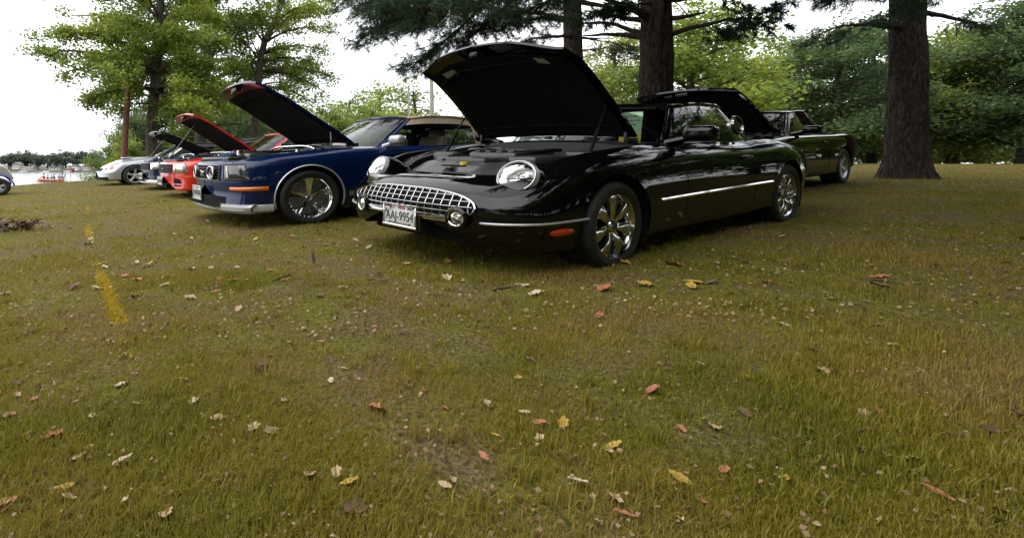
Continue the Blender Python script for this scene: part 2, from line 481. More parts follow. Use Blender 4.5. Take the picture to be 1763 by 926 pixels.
def body_parts(L, root, paint, R_arch, axles, hood=None, cabin=None, door=(0.78, 1.98)):
    sp = L.sp; ns, m = L.ns, L.m
    P = L.P.copy(); V = P.reshape(-1, 3)
    kinds = {}
    ih0, ih1 = (L.station(hood[0]), L.station(hood[1])) if hood else (0, 0)
    ic0, ic1 = (L.station(cabin[0]), L.station(cabin[1])) if cabin else (0, 0)
    id0, id1 = L.station(door[0]), L.station(door[1])
    a, b = L.he, L.m - 1 - L.he
    removed = set(); side_faces = {}
    for i in range(ns-1):
        for j in range(m-1):
            q = (i*m+j, (i+1)*m+j, (i+1)*m+j+1, i*m+j+1)
            c = V[list(q)].mean(0)
            k = 'body'
            if hood and ih0 <= i < ih1 and a <= j < b: k = 'hood'
            elif cabin and ic0 <= i < ic1 and a <= j < b: k = 'open'
            elif abs(c[1]) > 0.5 and any((c[0]-ax)**2 + (c[2]-az)**2 < R_arch**2 for ax, az in axles) and c[2] < az_top(axles, R_arch): k = 'arch'
            elif id0 <= i < id1 and ((NSUB*2 <= j < a) or (b <= j < m-1-NSUB*2)): k = 'doorL' if c[1] > 0 else 'doorR'
            kinds.setdefault(k, []).append(q)
    # rounded wheel openings
    rv = set(v for q in kinds.get('arch', []) for v in q)
    kv = set(v for k in ('body', 'doorL', 'doorR') for q in kinds.get(k, []) for v in q)
    for v in rv & kv:
        x, y, z = V[v]
        ax, az = min(axles, key=lambda t: abs(t[0]-x))
        dx, dz = x-ax, z-az; r = math.hypot(dx, dz)
        if r > 1e-6: V[v, 0] = ax+dx/r*R_arch; V[v, 2] = az+dz/r*R_arch
    def part(name, faces, mat, parent):
        idx = sorted(set(v for q in faces for v in q)); mp = {v: i for i, v in enumerate(idx)}
        mb = MB(); mb.add([V[v] for v in idx], [[mp[v] for v in q] for q in faces])
        return mb.build(name, mat, parent, angle=50)
    body = part('body', kinds['body'], paint, root)
    for k, sg in (('doorL', 1), ('doorR', -1)):
        if k in kinds:
            d = part('door', kinds[k], paint, root)
            for x in (L.S[id0][0], L.S[id1][0]):      # seams and handle
                mb = MB()
                zt = float(L.C['zt'](x)) - 0.03; zb = float(L.C['zb'](x)) + 0.13
                mb.tube([L.side(x, z, sg, -0.001) for z in np.linspace(zb, zt, 10)], 0.004, 5)
                mb.build('door_seam', M_WELL, d)
            xh = L.S[id1][0]-0.16; zh = float(L.C['zm'](xh))+0.22
            hb = MB(); p = L.side(xh, zh, sg, 0.012); hb.box(p, (0.17, 0.03, 0.03), bevel=0.01); hb.build('door_handle', paint, d)
    return body, (ih0, ih1)

def az_top(axles, R): return max(a[1] for a in axles) + R + 0.02

def make_hood(L, root, paint, rng_i, ang, lift=0.05, liner=M_LINER, liner_in=0.07, thick=0.022, closed=False):
    i0, i1 = rng_i
    a, b = L.he, L.m - 1 - L.he
    G = L.P[i0:i1+1, a:b+1].copy()
    hx, hz = float(G[-1, 0, 0]), float(G[-1, 0, 2])
    N = np.zeros_like(G)
    du = np.gradient(G, axis=0); dv = np.gradient(G, axis=1)
    N = np.cross(dv, du); N /= np.linalg.norm(N, axis=2, keepdims=True) + 1e-9
    if N[..., 2].mean() < 0: N = -N
    def turn(Q):
        Q = Q.copy(); dx = Q[..., 0]-hx; dz = Q[..., 2]-hz
        Q[..., 0] = hx + dx*math.cos(ang) + dz*math.sin(ang)
        Q[..., 2] = hz - dx*math.sin(ang) + dz*math.cos(ang) + lift
        return Q
    top = turn(G); bot = turn(G - N*thick)
    n, m, _ = top.shape
    mb = MB(); mb.grid(top); mb.grid(bot, flip=True)
    for e0, e1 in ((top[0], bot[0]), (bot[-1], top[-1])):
        mb.grid(np.stack([e0, e1]))
    mb.grid(np.stack([bot[:, 0], top[:, 0]])); mb.grid(np.stack([top[:, -1], bot[:, -1]]))
    hood = mb.build('hood', paint, root, angle=45)
    # padded underside, a little inside the rim, with a stiffening rib
    ui = np.linspace(0, 1, n); vi = np.linspace(-1, 1, m)
    f0 = 0.13
    k0 = max(1, int(n*f0)); k1 = n-2
    U = turn(G - N*(thick+0.012))
    sub = U[k0:k1+1]
    cmid = sub.mean(1, keepdims=True)
    sub = cmid + (sub - cmid)*(1 - liner_in)
    mb = MB(); mb.grid(sub, flip=True)
    back = bot[k0:k1+1]; bm_ = back.mean(1, keepdims=True); back = bm_ + (back-bm_)*(1-liner_in)
    mb.grid(np.stack([back[:, 0], sub[:, 0]])); mb.grid(np.stack([sub[:, -1], back[:, -1]]))
    mb.grid(np.stack([back[0], sub[0]])); mb.grid(np.stack([sub[-1], back[-1]]))
    mb.build('hood_liner', liner, hood, angle=45)
    rib = MB()
    k = k0 + int((k1-k0)*0.12)
    Ub = turn(G - N*(thick+0.020))
    pts = [Ub[min(k1, k + int(abs(v)**3*(k1-k)*0.25)), j] for j, v in enumerate(vi) if abs(v) < 0.86]
    rib.tube(pts, 0.011, 6)
    k = k1 - 3
    pts = [Ub[max(k0, k - int((1-abs(v))*0)), j] for j, v in enumerate(vi) if abs(v) < 0.86]
    rib.tube(pts, 0.009, 6)
    rib.build('liner_rib', liner, hood)
    return hood, (lambda u, v, off=0.0: Vector(turn(G - N*(thick+off))[int(round(u*(n-1))), int(round((1-v)/2*(m-1)))]))

def engine_bay(L, root, rng_i, depth=0.22):
    i0, i1 = rng_i; a, b = L.he, L.m-1-L.he
    e = [L.P[i, a] for i in range(i0, i1+1)] + [L.P[i1, j] for j in range(a+1, b+1)] + \
        [L.P[i, b] for i in range(i1-1, i0-1, -1)] + [L.P[i0, j] for j in range(b-1, a, -1)]
    e = np.array(e); c = e.mean(0)
    lip = c + (e-c)*np.array([0.965, 0.955, 1]); lip[:, 2] = e[:, 2]-0.012
    lip2 = lip.copy(); lip2[:, 2] -= 0.05
    low = c + (e-c)*np.array([0.93, 0.90, 1]); low[:, 2] = e[:, 2].min()-depth
    mb = MB(); n = len(e)
    ring = np.stack([np.vstack([q, q[:1]]) for q in (e-np.array([0, 0, 0.001]), lip, lip2, low)])
    mb.grid(ring)
    mb.add([tuple(p) for p in low] + [(c[0], 0, low[0, 2])], [(i, (i+1) % n, n) for i in range(n)])
    return mb.build('engine_bay', M_DARK, root)

def wheel_wells(L, root, R_arch, axles):
    for ax, az in axles:
        for sg in (-1, 1):
            mb = MB()
            M = Matrix.Translation((ax, 0, az))
            mb.lathe([(R_arch+0.012, sg*0.885), (R_arch+0.02, sg*0.45), (0.02, sg*0.45)], 28, M, a0=-0.45, a1=math.pi+0.45)
            mb.build('wheel_well', M_WELL, root)

def floor_pan(L, root, z=0.2):
    mb = MB(); xf, xr = L.sp['xf']+0.2, L.sp['xr']-0.25
    mb.box(((xf+xr)/2, 0, z+0.04), (xr-xf, 1.1, 0.10), bevel=0.02)
    mb.box((1.36, 0, z+0.03), (1.75, 1.6, 0.08), bevel=0.02)
    mb.build('floor_pan', M_WELL, root)

def greenhouse(L, root, ring, roof_mat, pillar_mat, glass=M_GLASS, lining=None, crown=0.035, bulge=0.02, glass_side=None):
    "ring of (kind of the strip that starts here, base x, base y, roof x, y, z)"
    n = len(ring); t = np.arange(n)
    base = np.array([(r[1], r[2], L.topz(r[1], r[2]) - 0.012) for r in ring]); top = np.array([r[3:6] for r in ring], float)
    sub = 4
    tt = np.linspace(0, n-1, (n-1)*sub+1)
    fb = [pchip(list(zip(t, base[:, k]))) for k in range(3)]; ft = [pchip(list(zip(t, top[:, k]))) for k in range(3)]
    B = np.stack([f(tt) for f in fb], 1); T = np.stack([f(tt) for f in ft], 1)
    nv = 8
    rows = []
    for k in range(nv+1):
        v = k/nv
        q = B*(1-v) + T*v
        out = np.stack([np.where(tt < 3, -1.0, np.where(tt > n-4, 0.6, 0.0)), np.where(tt < 2, 0.1, 1.0), 0.4+0*tt], 1)
        q = q + out*bulge*4*v*(1-v)*(0.6 if True else 1)
        rows.append(q)
    R = np.array(rows)                             # nv+1 x nt x 3
    mir = np.array([1, -1, 1])
    def strip(k0, k1, both):
        g = R[:, k0*sub:k1*sub+1]
        return [g, g[:, ::-1]*mir] if both else [g]
    kinds = [r[0] for r in ring[:-1]]
    def runs(kind):
        out = []; k = 0
        while k < n-1:
            if kinds[k] == kind:
                k1 = k
                while k1 < n-1 and kinds[k1] == kind: k1 += 1
                out.append((k, k1)); k = k1
            else: k += 1
        return out
    res = {}
    for kind, name in (('windshield', 'windshield'), ('rear', 'rear_window')):
        for k0, k1 in runs(kind):
            g = R[:, k0*sub:k1*sub+1]; gm = g[:, ::-1]*mir
            full = np.concatenate([gm, g[:, 1:]], 1) if kind == 'windshield' else np.concatenate([g, gm[:, 1:]], 1)
            mb = MB(); mb.grid(full); o = mb.build(name, glass if kind == 'windshield' else M_GLASSD, root); res[kind] = o
    side_top = []
    for k0, k1 in runs('side'):
        for sg in (1, -1):
            g = R[:, k0*sub:k1*sub+1] * (np.array([1, sg, 1]))
            if lining is not None: side_top.append((g[-3:], sg)); g = g[:-2]
            mb = MB(); mb.grid(g, flip=sg < 0); mb.build('side_window', glass_side or M_GLASSS, root)
    mb = MB()
    for kind, mi in (('pillar', 1), ('cpillar', 0)):
        for k0, k1 in runs(kind):
            for sg in (1, -1):
                g = R[:, k0*sub:k1*sub+1] * np.array([1, sg, 1])
                mb.grid(g, mi, flip=sg < 0)
                if kind == 'pillar':
                    mb.tube([p for p in g[:, 0]], 0.016, 6, mi); 
    for g, sg in side_top: mb.grid(g, 0, flip=sg < 0)
    cap = []
    for p in T:
        cap.append([(p[0], p[1]*(1-2*w), p[2] + crown*(1-(1-2*w)**2)*min(1, abs(p[1])/0.5) + 0.004) for w in np.linspace(0, 1, 17)])
    cap = np.array(cap)
    mb.grid(cap, 0)
    mb.tube([p for p in np.concatenate([(T*mir)[::-1][-(3*sub+1):], T[1:3*sub+1]])], 0.022, 6, 1)
    for sg in (1, -1):
        mb.tube([p*np.array([1, sg, 1]) + np.array([0, 0, 0.002]) for p in T[3*sub:(n-3)*sub]], 0.017, 6, 1 if lining is None else 0)
    roof = mb.build('roof', [roof_mat, pillar_mat], root, angle=45)
    lm = MB(); low = cap.copy(); low[..., 2] -= 0.035; low[..., 1] *= 0.97
    lm.grid(low, flip=True); lm.build('roof_lining', lining or M_DARK, roof)
    # black base seal
    sm = MB()
    sm.tube([p for p in np.concatenate([(B*mir)[::-1][:-1], B])] , 0.012, 5); sm.build('window_seal', M_DARK, roof)
    return R

def cabin_fit(L, root, seat_mat, zseat=0.45, x0=0.9, x1=2.5):
    mb = MB(); mb.box(((x0+x1)/2, 0, 0.36), (x1-x0+0.5, 1.36, 0.12)); 
    for sg in (-1, 1): mb.box(((x0+x1)/2, sg*0.72, 0.62), (x1-x0+0.3, 0.05, 0.46))
    mb.box((x1+0.3, 0, 0.62), (0.06, 1.4, 0.5)); mb.build('cabin_trim', M_DARK, root)
    d = MB(); d.box((x0+0.05, 0, 0.80), (0.42, 1.36, 0.16), bevel=0.05); d.build('dashboard', M_DARK, root)
    for sg in (-1, 1):
        s = MB()
        s.box((1.68, sg*0.36, 0.50), (0.52, 0.50, 0.16), bevel=0.05)
        s.box((2.00, sg*0.36, 0.80), (0.16, 0.50, 0.62), bevel=0.06, rot=Matrix.Rotation(0.22, 3, 'Y').to_euler())
        s.box((2.09, sg*0.36, 1.13), (0.09, 0.26, 0.16), bevel=0.035, rot=Matrix.Rotation(0.18, 3, 'Y').to_euler())
        s.build('seat', seat_mat, root)
    w = MB(); M = Matrix.Translation((1.22, -0.36, 0.88)) @ Matrix.Rotation(math.radians(68), 4, 'Y') 
    ring = [M @ Vector((0.18*math.cos(a), 0.18*math.sin(a), 0)) for a in np.linspace(0, 2*math.pi, 24, endpoint=False)]
    w.loop_tube(ring, 0.014, 6)
    w.tube([M @ Vector((0.17, 0, 0)), M @ Vector((-0.17, 0, 0))], 0.014, 5); w.tube([M @ Vector((0, 0, 0)), M @ Vector((0, 0, -0.25))], 0.02, 6)
    w.build('steering_wheel', M_DARK, root)

def make_mirror(L, root, x, z, y, paint, glass_mat=M_CHROME):
    for sg in (-1, 1):
        mb = MB()
        b = L.side(x, z-0.08, sg, -0.02)
        mb.tube([b, (x+0.02, sg*(y-0.06), z-0.04)], [0.035, 0.028], 8)
        mb.box((x+0.02, sg*(y+0.02), z), (0.12, 0.21, 0.125), bevel=0.045, seg=3)
        o = mb.build('mirror', paint, root)
        g = MB(); g.box((x+0.083, sg*(y+0.02), z), (0.006, 0.17, 0.09), bevel=0.002); g.build('mirror_glass', glass_mat, o)

def make_wheel(root, style, R, rim, width, mats):
    "wheel with its face towards -y, hub at the origin"
    M0 = Matrix.Identity(4); w = width/2
    mb = MB()
    mb.lathe([(rim*0.94, w), (rim*0.90, w*0.7), (rim*0.88, 0.0), (rim*0.90, -w*0.62), (rim*0.97, -w*0.86), (rim*1.0, -w*0.93), (rim*1.01, -w*0.90), (rim*1.0, -w*0.7)], 40)
    mb.lathe([(0.001, -w*0.2+0.0), (rim*0.86, -w*0.1), (rim*0.88, 0.0)], 40, mi=1)        # brake disc and dark behind
    o = mb.build('wheel', [mats[0], M_STEEL if style == 'deep' else M_WELL], root, angle=30)
    t = MB(); h = R - rim
    prof = [(rim*0.99, -w*0.80), (rim*1.01, -w*0.93), (rim+h*0.25, -w*1.02), (rim+h*0.55, -w*1.05), (rim+h*0.80, -w*0.98), (R*0.985, -w*0.86), (R, -w*0.70),
            (R, -w*0.44), (R*0.986, -w*0.42), (R*0.986, -w*0.36), (R, -w*0.34), (R, w*0.0-0.008), (R*0.986, -0.004), (R*0.986, 0.004), (R, 0.008), (R, w*0.34), (R*0.986, w*0.36), (R*0.986, w*0.42), (R, w*0.44),
            (R, w*0.70), (R*0.985, w*0.86), (rim+h*0.55, w*1.03), (rim*1.0, w*0.9)]
    t.lathe(prof, 56); t.build('tyre', M_RUBBER, o, angle=25)
    def spoke(name, prof, ang, mat):
        # prof: list of (radius, half width, y front, y back)
        s = MB(); vs = []
        ca, sa = math.cos(ang), math.sin(ang)
        for r, hw, yf, yb in prof:
            for du, yy in ((-hw, yb), (-hw*0.86, yf+0.006), (-hw*0.6, yf), (hw*0.6, yf), (hw*0.86, yf+0.006), (hw, yb)):
                vs.append((r*ca-du*sa, yy, r*sa+du*ca))
        k = 6; fs = []
        for i in range(len(prof)-1):
            for j in range(k):
                fs.append((i*k+j, i*k+(j+1) % k, (i+1)*k+(j+1) % k, (i+1)*k+j))
        fs.append(tuple(range(k))); fs.append(tuple(range(len(vs)-k, len(vs))))
        s.add(vs, fs); return s.build(name, mat, o, angle=30)
    if style == 'flat7':
        for k in range(7):
            spoke('spoke', [(rim*0.20, 0.026, -w*0.72, -w*0.2), (rim*0.45, 0.038, -w*0.82, -w*0.3), (rim*0.75, 0.052, -w*0.84, -w*0.35), (rim*0.97, 0.068, -w*0.78, -w*0.3)], math.pi/2+2*math.pi*k/7, mats[0])
        c = MB(); c.lathe([(0.001, -w*0.86), (rim*0.14, -w*0.86), (rim*0.20, -w*0.80), (rim*0.24, -w*0.66), (rim*0.25, -w*0.1)], 24)
        c.build('hub_cap', mats[0], o, angle=25)
        e = MB(); e.lathe([(0.001, -w*0.885), (rim*0.115, -w*0.88), (rim*0.12, -w*0.855)], 20); e.build('cap_emblem', mats[1], o)
    elif style == 'deep':
        for k in range(5):
            a = math.pi/2+2*math.pi*k/5
            for da in (-0.10, 0.10):
                spoke('spoke', [(rim*0.18, 0.019, -w*0.56, -w*0.15), (rim*0.5, 0.018, -w*0.68, -w*0.3), (rim*0.80, 0.021, -w*0.76, -w*0.35), (rim*0.92, 0.030, -w*0.80, -w*0.4)], a+da, mats[0])
        c = MB(); c.lathe([(0.001, -w*0.62), (rim*0.12, -w*0.62), (rim*0.15, -w*0.55), (rim*0.22, -w*0.5), (rim*0.24, -w*0.2)], 24); c.build('hub_cap', mats[0], o, angle=25)
        lg = MB()
        for k in range(5):
            a = math.pi/2+math.pi/5+2*math.pi*k/5
            lg.tube([(rim*0.19*math.cos(a), -w*0.5, rim*0.19*math.sin(a)), (rim*0.19*math.cos(a), -w*0.6, rim*0.19*math.sin(a))], 0.011, 6)
        lg.build('lug_nuts', M_STEEL, o)
        rv = MB()
        for k in range(30):
            a = 2*math.pi*k/30
            rv.ball((rim*0.945*math.cos(a), -w*0.84, rim*0.945*math.sin(a)), 0.006, 6, 4)
        rv.build('rim_rivets', mats[0], o)
    else:
        for k in range(5):
            spoke('spoke', [(rim*0.18, 0.040, -w*0.66, -w*0.2), (rim*0.5, 0.030, -w*0.74, -w*0.3), (rim*0.78, 0.034, -w*0.78, -w*0.35), (rim*0.96, 0.055, -w*0.74, -w*0.3)], math.pi/2+2*math.pi*k/5, mats[0])
        c = MB(); c.lathe([(0.001, -w*0.72), (rim*0.14, -w*0.72), (rim*0.22, -w*0.62), (rim*0.24, -w*0.2)], 24); c.build('hub_cap', mats[0], o, angle=25)
    return o

def place_wheels(root, style, R, rim, width, mats, wb, track, steer=0.0, x0=0.0):
    first = make_wheel(root, style, R, rim, width, mats)
    for i, (x, sg) in enumerate(((0, -1), (0, 1), (wb, -1), (wb, 1))):
        o = first if i == 0 else copy_tree(first, root)
        o.location = (x if x else x0, sg*track/2, R)
        o.rotation_euler = (0, 0.35*i, (0 if sg < 0 else math.pi) + (steer if x == 0 else 0))

def text_mesh(body, size, extrude=0.0015, align='CENTER'):
    c = bpy.data.curves.new('lettering', 'FONT'); c.body = body; c.size = size; c.extrude = extrude; c.align_x = align; c.align_y = 'CENTER'
    o = bpy.data.objects.new('lettering', c); COL.objects.link(o)
    dg = bpy.context.evaluated_depsgraph_get()
    me = bpy.data.meshes.new_from_object(o.evaluated_get(dg))
    bpy.data.objects.remove(o); me.materials.clear()
    return me

def plate(root, p, text, tilt=0.0, frame=M_CHROME, yaw=0.0):
    "licence plate facing -x, 305 x 152 mm"
    M = Matrix.Translation(p) @ Matrix.Rotation(yaw, 4, 'Z') @ Matrix.Rotation(tilt, 4, 'Y')
    mb = MB(); mb.box((0, 0, 0), (0.008, 0.300, 0.150), bevel=0.003)
    mb.v = [tuple(M @ Vector(v)) for v in mb.v]
    o = mb.build('license_plate', M_PLATE, root)
    f = MB(); w, h = 0.158, 0.083
    for c, s in (((-0.004, 0, h), (0.014, 2*w+0.02, 0.014)), ((-0.004, 0, -h), (0.014, 2*w+0.02, 0.020)), ((-0.004, w, 0), (0.014, 0.012, 2*h-0.018)), ((-0.004, -w, 0), (0.014, 0.012, 2*h-0.018))):
        f.box(c, s, bevel=0.003)
    f.v = [tuple(M @ Vector(v)) for v in f.v]; f.build('plate_frame', frame, o)
    if text:
        me = text_mesh(text, 0.088)
        B = M @ Matrix.Translation((-0.0055, 0, -0.010)) @ Matrix(((0, 0, -1, 0), (-1, 0, 0, 0), (0, 1, 0, 0), (0, 0, 0, 1)))
        xs = [v.co.x for v in me.vertices]; k = 0.272/(max(xs)-min(xs))
        for v in me.vertices: v.co.x *= k; v.co.y *= 1.12
        me.transform(B); link_mesh('plate_number', me, M_INK, o)
        g = MB()
        for y0, y1, z0, z1 in ((0.14, 0.075, 0.058, 0.073), (0.012, -0.055, 0.046, 0.072)):
            for k in range(4):
                ya = y0+(y1-y0)*k/4; yb = y0+(y1-y0)*(k+0.7)/4
                g.box((-0.005, (ya+yb)/2, (z0+z1)/2), (0.003, abs(yb-ya), (z1-z0)*(0.6+0.3*(k % 2))))
        g.v = [tuple(M @ Vector(v)) for v in g.v]; g.build('plate_red_print', M_REDINK, o)
        g = MB(); g.box((-0.005, -0.105, 0.058), (0.003, 0.05, 0.012)); g.box((-0.005, 0, -0.062), (0.003, 0.17, 0.006)); g.box((-0.005, 0.1, -0.062), (0.004, 0.02, 0.012)); g.box((-0.005, -0.1, -0.062), (0.004, 0.02, 0.012))
        g.v = [tuple(M @ Vector(v)) for v in g.v]; g.build('plate_dark_print', M_INK, o)
    else:
        g = MB()                                       # worn characters, too far to read
        for k in range(7): g.box((-0.005, 0.115-0.038*k, 0.0), (0.003, 0.020, 0.066))
        g.box((-0.005, 0, 0.056), (0.003, 0.12, 0.012))
        g.v = [tuple(M @ Vector(v)) for v in g.v]; x_ = g.build('plate_dark_print', M_INK, o); x_['kind'] = 'stuff'
    return o

def car_root(x, y, th, label, cat='car', group='cars parked in a row with raised hoods', name='parked_car', extra_roll=0.0):
    # seat the car on the sloping lawn
    c, s = math.cos(th), math.sin(th)
    f = lambda a, b: gz(x+c*a-s*b, y+s*a+c*b)
    pitch = math.atan2(f(2.7, 0)-f(0, 0), 2.7); roll = math.atan2(f(0, 0.8)-f(0, -0.8), 1.6)
    zz = (f(0, -0.8)+f(0, 0.8))/2 - 0.012
    r = empty(name, (x, y, zz), (roll+extra_roll, -pitch, th), (1, 1, KZ))
    tag(r, label, cat, group)
    return r

# ---- the black roadster with the egg-crate grille, nearest
def oval(ru, rv):
    return lambda a, b: (ru*a*math.cos(2*math.pi*b), rv*a*math.sin(2*math.pi*b))
M_WHEELC = principled('wheel_chrome', (0.52, 0.52, 0.53), rough=0.10, metal=1.0, var=0.06, var_scale=14)
def build_black():
    root = car_root(1.137, 3.873, math.radians(33.8), 'glossy black roadster with chrome egg-crate grille and raised hood, nearest car', extra_roll=0.035)
    sp = dict(xf=-0.95, xr=3.80, fr=0.16, rr=0.2, zf=0.47, bow=0.17, lean=0.55, zlean=0.50, chin=0.35, zchin=0.36, face=0.80, shy=0.80, shz=0.70, hoodbow=0.12, hoodfront=-0.66, curves=dict(
        zb=[(-.95, .215), (-.5, .185), (.5, .19), (2.4, .20), (3.8, .32)],
        hw=[(-.95, .80), (-.7, .87), (-.35, .905), (0, .918), (1, .905), (2, .905), (2.72, .92), (3.3, .87), (3.8, .70)],
        zm=[(-.95, .44), (0, .52), (2.7, .55), (3.8, .58)],
        zt=[(-.95, .60), (-.85, .655), (-.7, .72), (-.5, .79), (-.25, .835), (0, .86), (.6, .895), (1.2, .90), (2.0, .89), (2.7, .915), (3.3, .87), (3.8, .74)],
        yt=[(-.95, .62), (-.6, .705), (0, .745), (.6, .755), (1.2, .765), (2.7, .75), (3.8, .55)],
        yh=[(-.95, .52), (-.6, .625), (-.35, .65), (0, .665), (.55, .69), (.9, .70), (2.4, .70), (3.8, .45)],
        zh=[(-.95, .61), (-.86, .655), (-.62, .675), (-.45, .725), (-.25, .785), (0, .835), (.55, .895), (1.2, .905), (2.4, .90), (3.8, .74)],
        zc=[(-.95, .63), (-.86, .674), (-.62, .692), (-.45, .745), (-.25, .805), (0, .865), (.55, .935), (1.2, .92), (2.4, .92), (3.8, .76)]))
    L = Loft(sp); RA = 0.372; axles = [(-0.06, 0.325), (2.72, 0.325)]
    body, hi = body_parts(L, root, M_BLACK, RA, axles, hood=(-0.66, 0.56), cabin=(1.05, 2.2), door=(0.80, 1.98))
    wheel_wells(L, root, RA, axles); floor_pan(L, root); engine_bay(L, root, hi, 0.2)
    hood, hp = make_hood(L, root, M_BLACK, hi, math.radians(HOOD_BLACK), lift=0.075)
    # stickers on the hood underside and the latch
    for u, v, du, dv, nm in ((0.15, 0.70, 0.10, 0.17, 'white_sticker'), (0.15, -0.74, 0.08, 0.10, 'white_sticker')):
        s = MB(); c = hp(u, v, 0.018)
        a = hp(min(1, u+du), v, 0.018); b = hp(u, v+dv if v < 0.5 else v-dv, 0.018); d = hp(min(1, u+du), v+dv if v < 0.5 else v-dv, 0.018)
        n = (a-c).cross(b-c).normalized()
        if n.z > 0: n = -n
        o = n*0.004
        s.grid(np.array([[c+o, b+o], [a+o, d+o]]), flip=True); s.grid(np.array([[c+o*.4, b+o*.4], [a+o*.4, d+o*.4]]))
        s.build(nm, M_PAPER, hood)
    lt = MB(); c = hp(0.05, 0.0, 0.02); lt.box(c, (0.05, 0.07, 0.04), bevel=0.01); lt.build('hood_latch', M_DARK, hood)
    # gas struts
    for sg in (-1, 1):
        s = MB(); A = Vector((0.06, sg*0.64, L.topz(0.06, sg*0.60)-0.03)); B = hp(0.70, sg*0.93, 0.02)
        m_ = A.lerp(B, 0.55)
        s.tube([A, m_], 0.011, 8); s.tube([m_, B], 0.006, 8, 1); s.ball(B, 0.014, 8, 6); s.build('hood_strut', [M_WELL, M_WELL], root)
        h = MB(); h.box((0.56, sg*0.645, 0.93), (0.14, 0.03, 0.05), bevel=0.01); h.box((0.50, sg*0.64, 0.96), (0.03, 0.025, 0.09), bevel=0.008); h.build('hood_hinge', M_DARK, root)
    # headlamps: chrome bowl, lamps, clear oval lens, rim
    for sg in (-1, 1):
        d = Vector((0.84, -sg*0.16, -0.46)).normalized(); c = Vector((-0.665, sg*0.650, 0.705))
        h = d.cross(Vector((0, 0, 1))).normalized(); up = h.cross(d).normalized(); ru, rv = 0.110, 0.112
        M = Matrix(((h.x*ru, d.x, up.x*rv, c.x), (h.y*ru, d.y, up.y*rv, c.y), (h.z*ru, d.z, up.z*rv, c.z), (0, 0, 0, 1)))
        mb = MB(); mb.lathe([(0.02, 0.075), (0.35, 0.068), (0.65, 0.052), (0.85, 0.030), (0.97, 0.004)], 36, M); hl = mb.build('headlight', M_REFLECT, root)
        g = MB(); g.lathe([(0.97, 0.006), (1.0, -0.006), (1.04, -0.006), (1.09, 0.006), (1.15, 0.03)], 40, M); g.build('headlight_rim', M_SATIN, hl, angle=30)
        g = MB(); g.lathe([(1.15, 0.024), (1.22, 0.05), (1.26, 0.10), (1.22, 0.2), (1.0, 0.34), (0.6, 0.44)], 36, M); g.build('headlight_pod', M_BLACK, hl, angle=60)
        for u, v, r in ((0.05, 0.42, 0.36), (0.32, -0.40, 0.27), (-0.40, -0.36, 0.24)):
            g = MB(); g.loop_tube([M @ Vector((u+r*math.cos(t), 0.040, v+r*math.sin(t))) for t in np.linspace(0, 2*math.pi, 18, endpoint=False)], 0.006, 5); g.build('lamp_ring', M_CHROME, hl)
            g = MB(); g.ball(M @ Vector((u, 0.045, v)), 0.015, 8, 6); g.build('lamp_bulb', M_LENS, hl)
        g = MB(); g.tube([M @ Vector((-0.92, 0.02, 0.0)), M @ Vector((0.92, 0.02, 0.0))], 0.006, 5); g.build('lamp_bar', M_DARK, hl)
        g = MB(); g.ball(M @ Vector((sg*0.62, 0.03, -0.45)), 0.016, 8, 6); g.build('amber_bulb', M_AMBER, hl)
        g = MB(); g.lathe([(0.01, -0.048), (0.3, -0.045), (0.6, -0.034), (0.85, -0.016), (0.99, 0.002)], 36, M); g.build('headlight_lens', M_LENS, hl)
    # oval grille
    HW, z0, zc_, zt_ = 0.565, 0.405, 0.50, 0.602
    def zlim(y):
        t = max(0, 1-abs(y/HW)**3.2)
        return zc_-0.012-(zc_-0.012-z0)*t**0.55, zc_+(zt_-zc_)*t**0.62
    mb = MB(); G = []
    for y in np.linspace(-HW, HW, 49):
        a, b = zlim(y); G.append([tuple(L.front(y, z, 0.004)) for z in np.linspace(a, b, 9)])
    mb.grid(G); gr = mb.build('grille', M_WELL, root)
    def bar(pts, r, name='grille_bar', mat=M_GRILLE):
        b = MB(); b.tube(pts, r, 6); b.build(name, mat, gr)
    for k in range(18):
        y = -0.52+1.04*k/17
        a, b = zlim(y); bar([L.front(y, z, 0.016) for z in np.linspace(a+0.004, b-0.002, 7)], 0.0038)
    for k in range(5):
        z = 0.428+0.036*k
        ys = [y for y in np.linspace(-HW, HW, 61) if zlim(y)[0] < z < zlim(y)[1]]
        if len(ys) > 3: bar([L.front(y, z, 0.017) for y in ys], 0.0038)
    up_ = [L.front(y, zlim(y)[1], 0.014) for y in np.linspace(-HW, HW, 61)]
    lo_ = [L.front(y, zlim(y)[0], 0.014) for y in np.linspace(HW, -HW, 61)]
    b = MB(); b.loop_tube(up_+lo_[1:-1], 0.009, 6); b.build('grille_surround', M_GRILLE, gr)
    # round fog lamps in black cups
    for sg in (-1, 1):
        p = L.front(sg*0.455, 0.425); M = Matrix.Translation((p.x-0.022, sg*0.455, 0.425)) @ Matrix.Rotation(-sg*0.16-math.pi/2, 4, 'Z')
        mb = MB(); mb.lathe([(0.080, 0.10), (0.082, 0.03), (0.076, -0.010), (0.062, -0.020), (0.052, -0.008), (0.050, 0.02)], 28, M); fo = mb.build('fog_lamp', M_BLACK, root, angle=30)
        g = MB(); g.lathe([(0.001, -0.004), (0.02, -0.006), (0.03, 0.004), (0.053, 0.018)], 24, M); g.build('lamp_reflector', M_REFLECT, fo)
        g = MB(); g.lathe([(0.001, -0.016), (0.025, -0.013), (0.045, -0.004), (0.053, 0.008)], 24, M); g.build('lamp_lens', M_LENS, fo)
        g = MB(); g.loop_tube([M @ Vector((0.055*math.cos(t), -0.010, 0.055*math.sin(t))) for t in np.linspace(0, 2*math.pi, 24, endpoint=False)], 0.005, 5); g.build('lamp_ring', M_CHROME, fo)
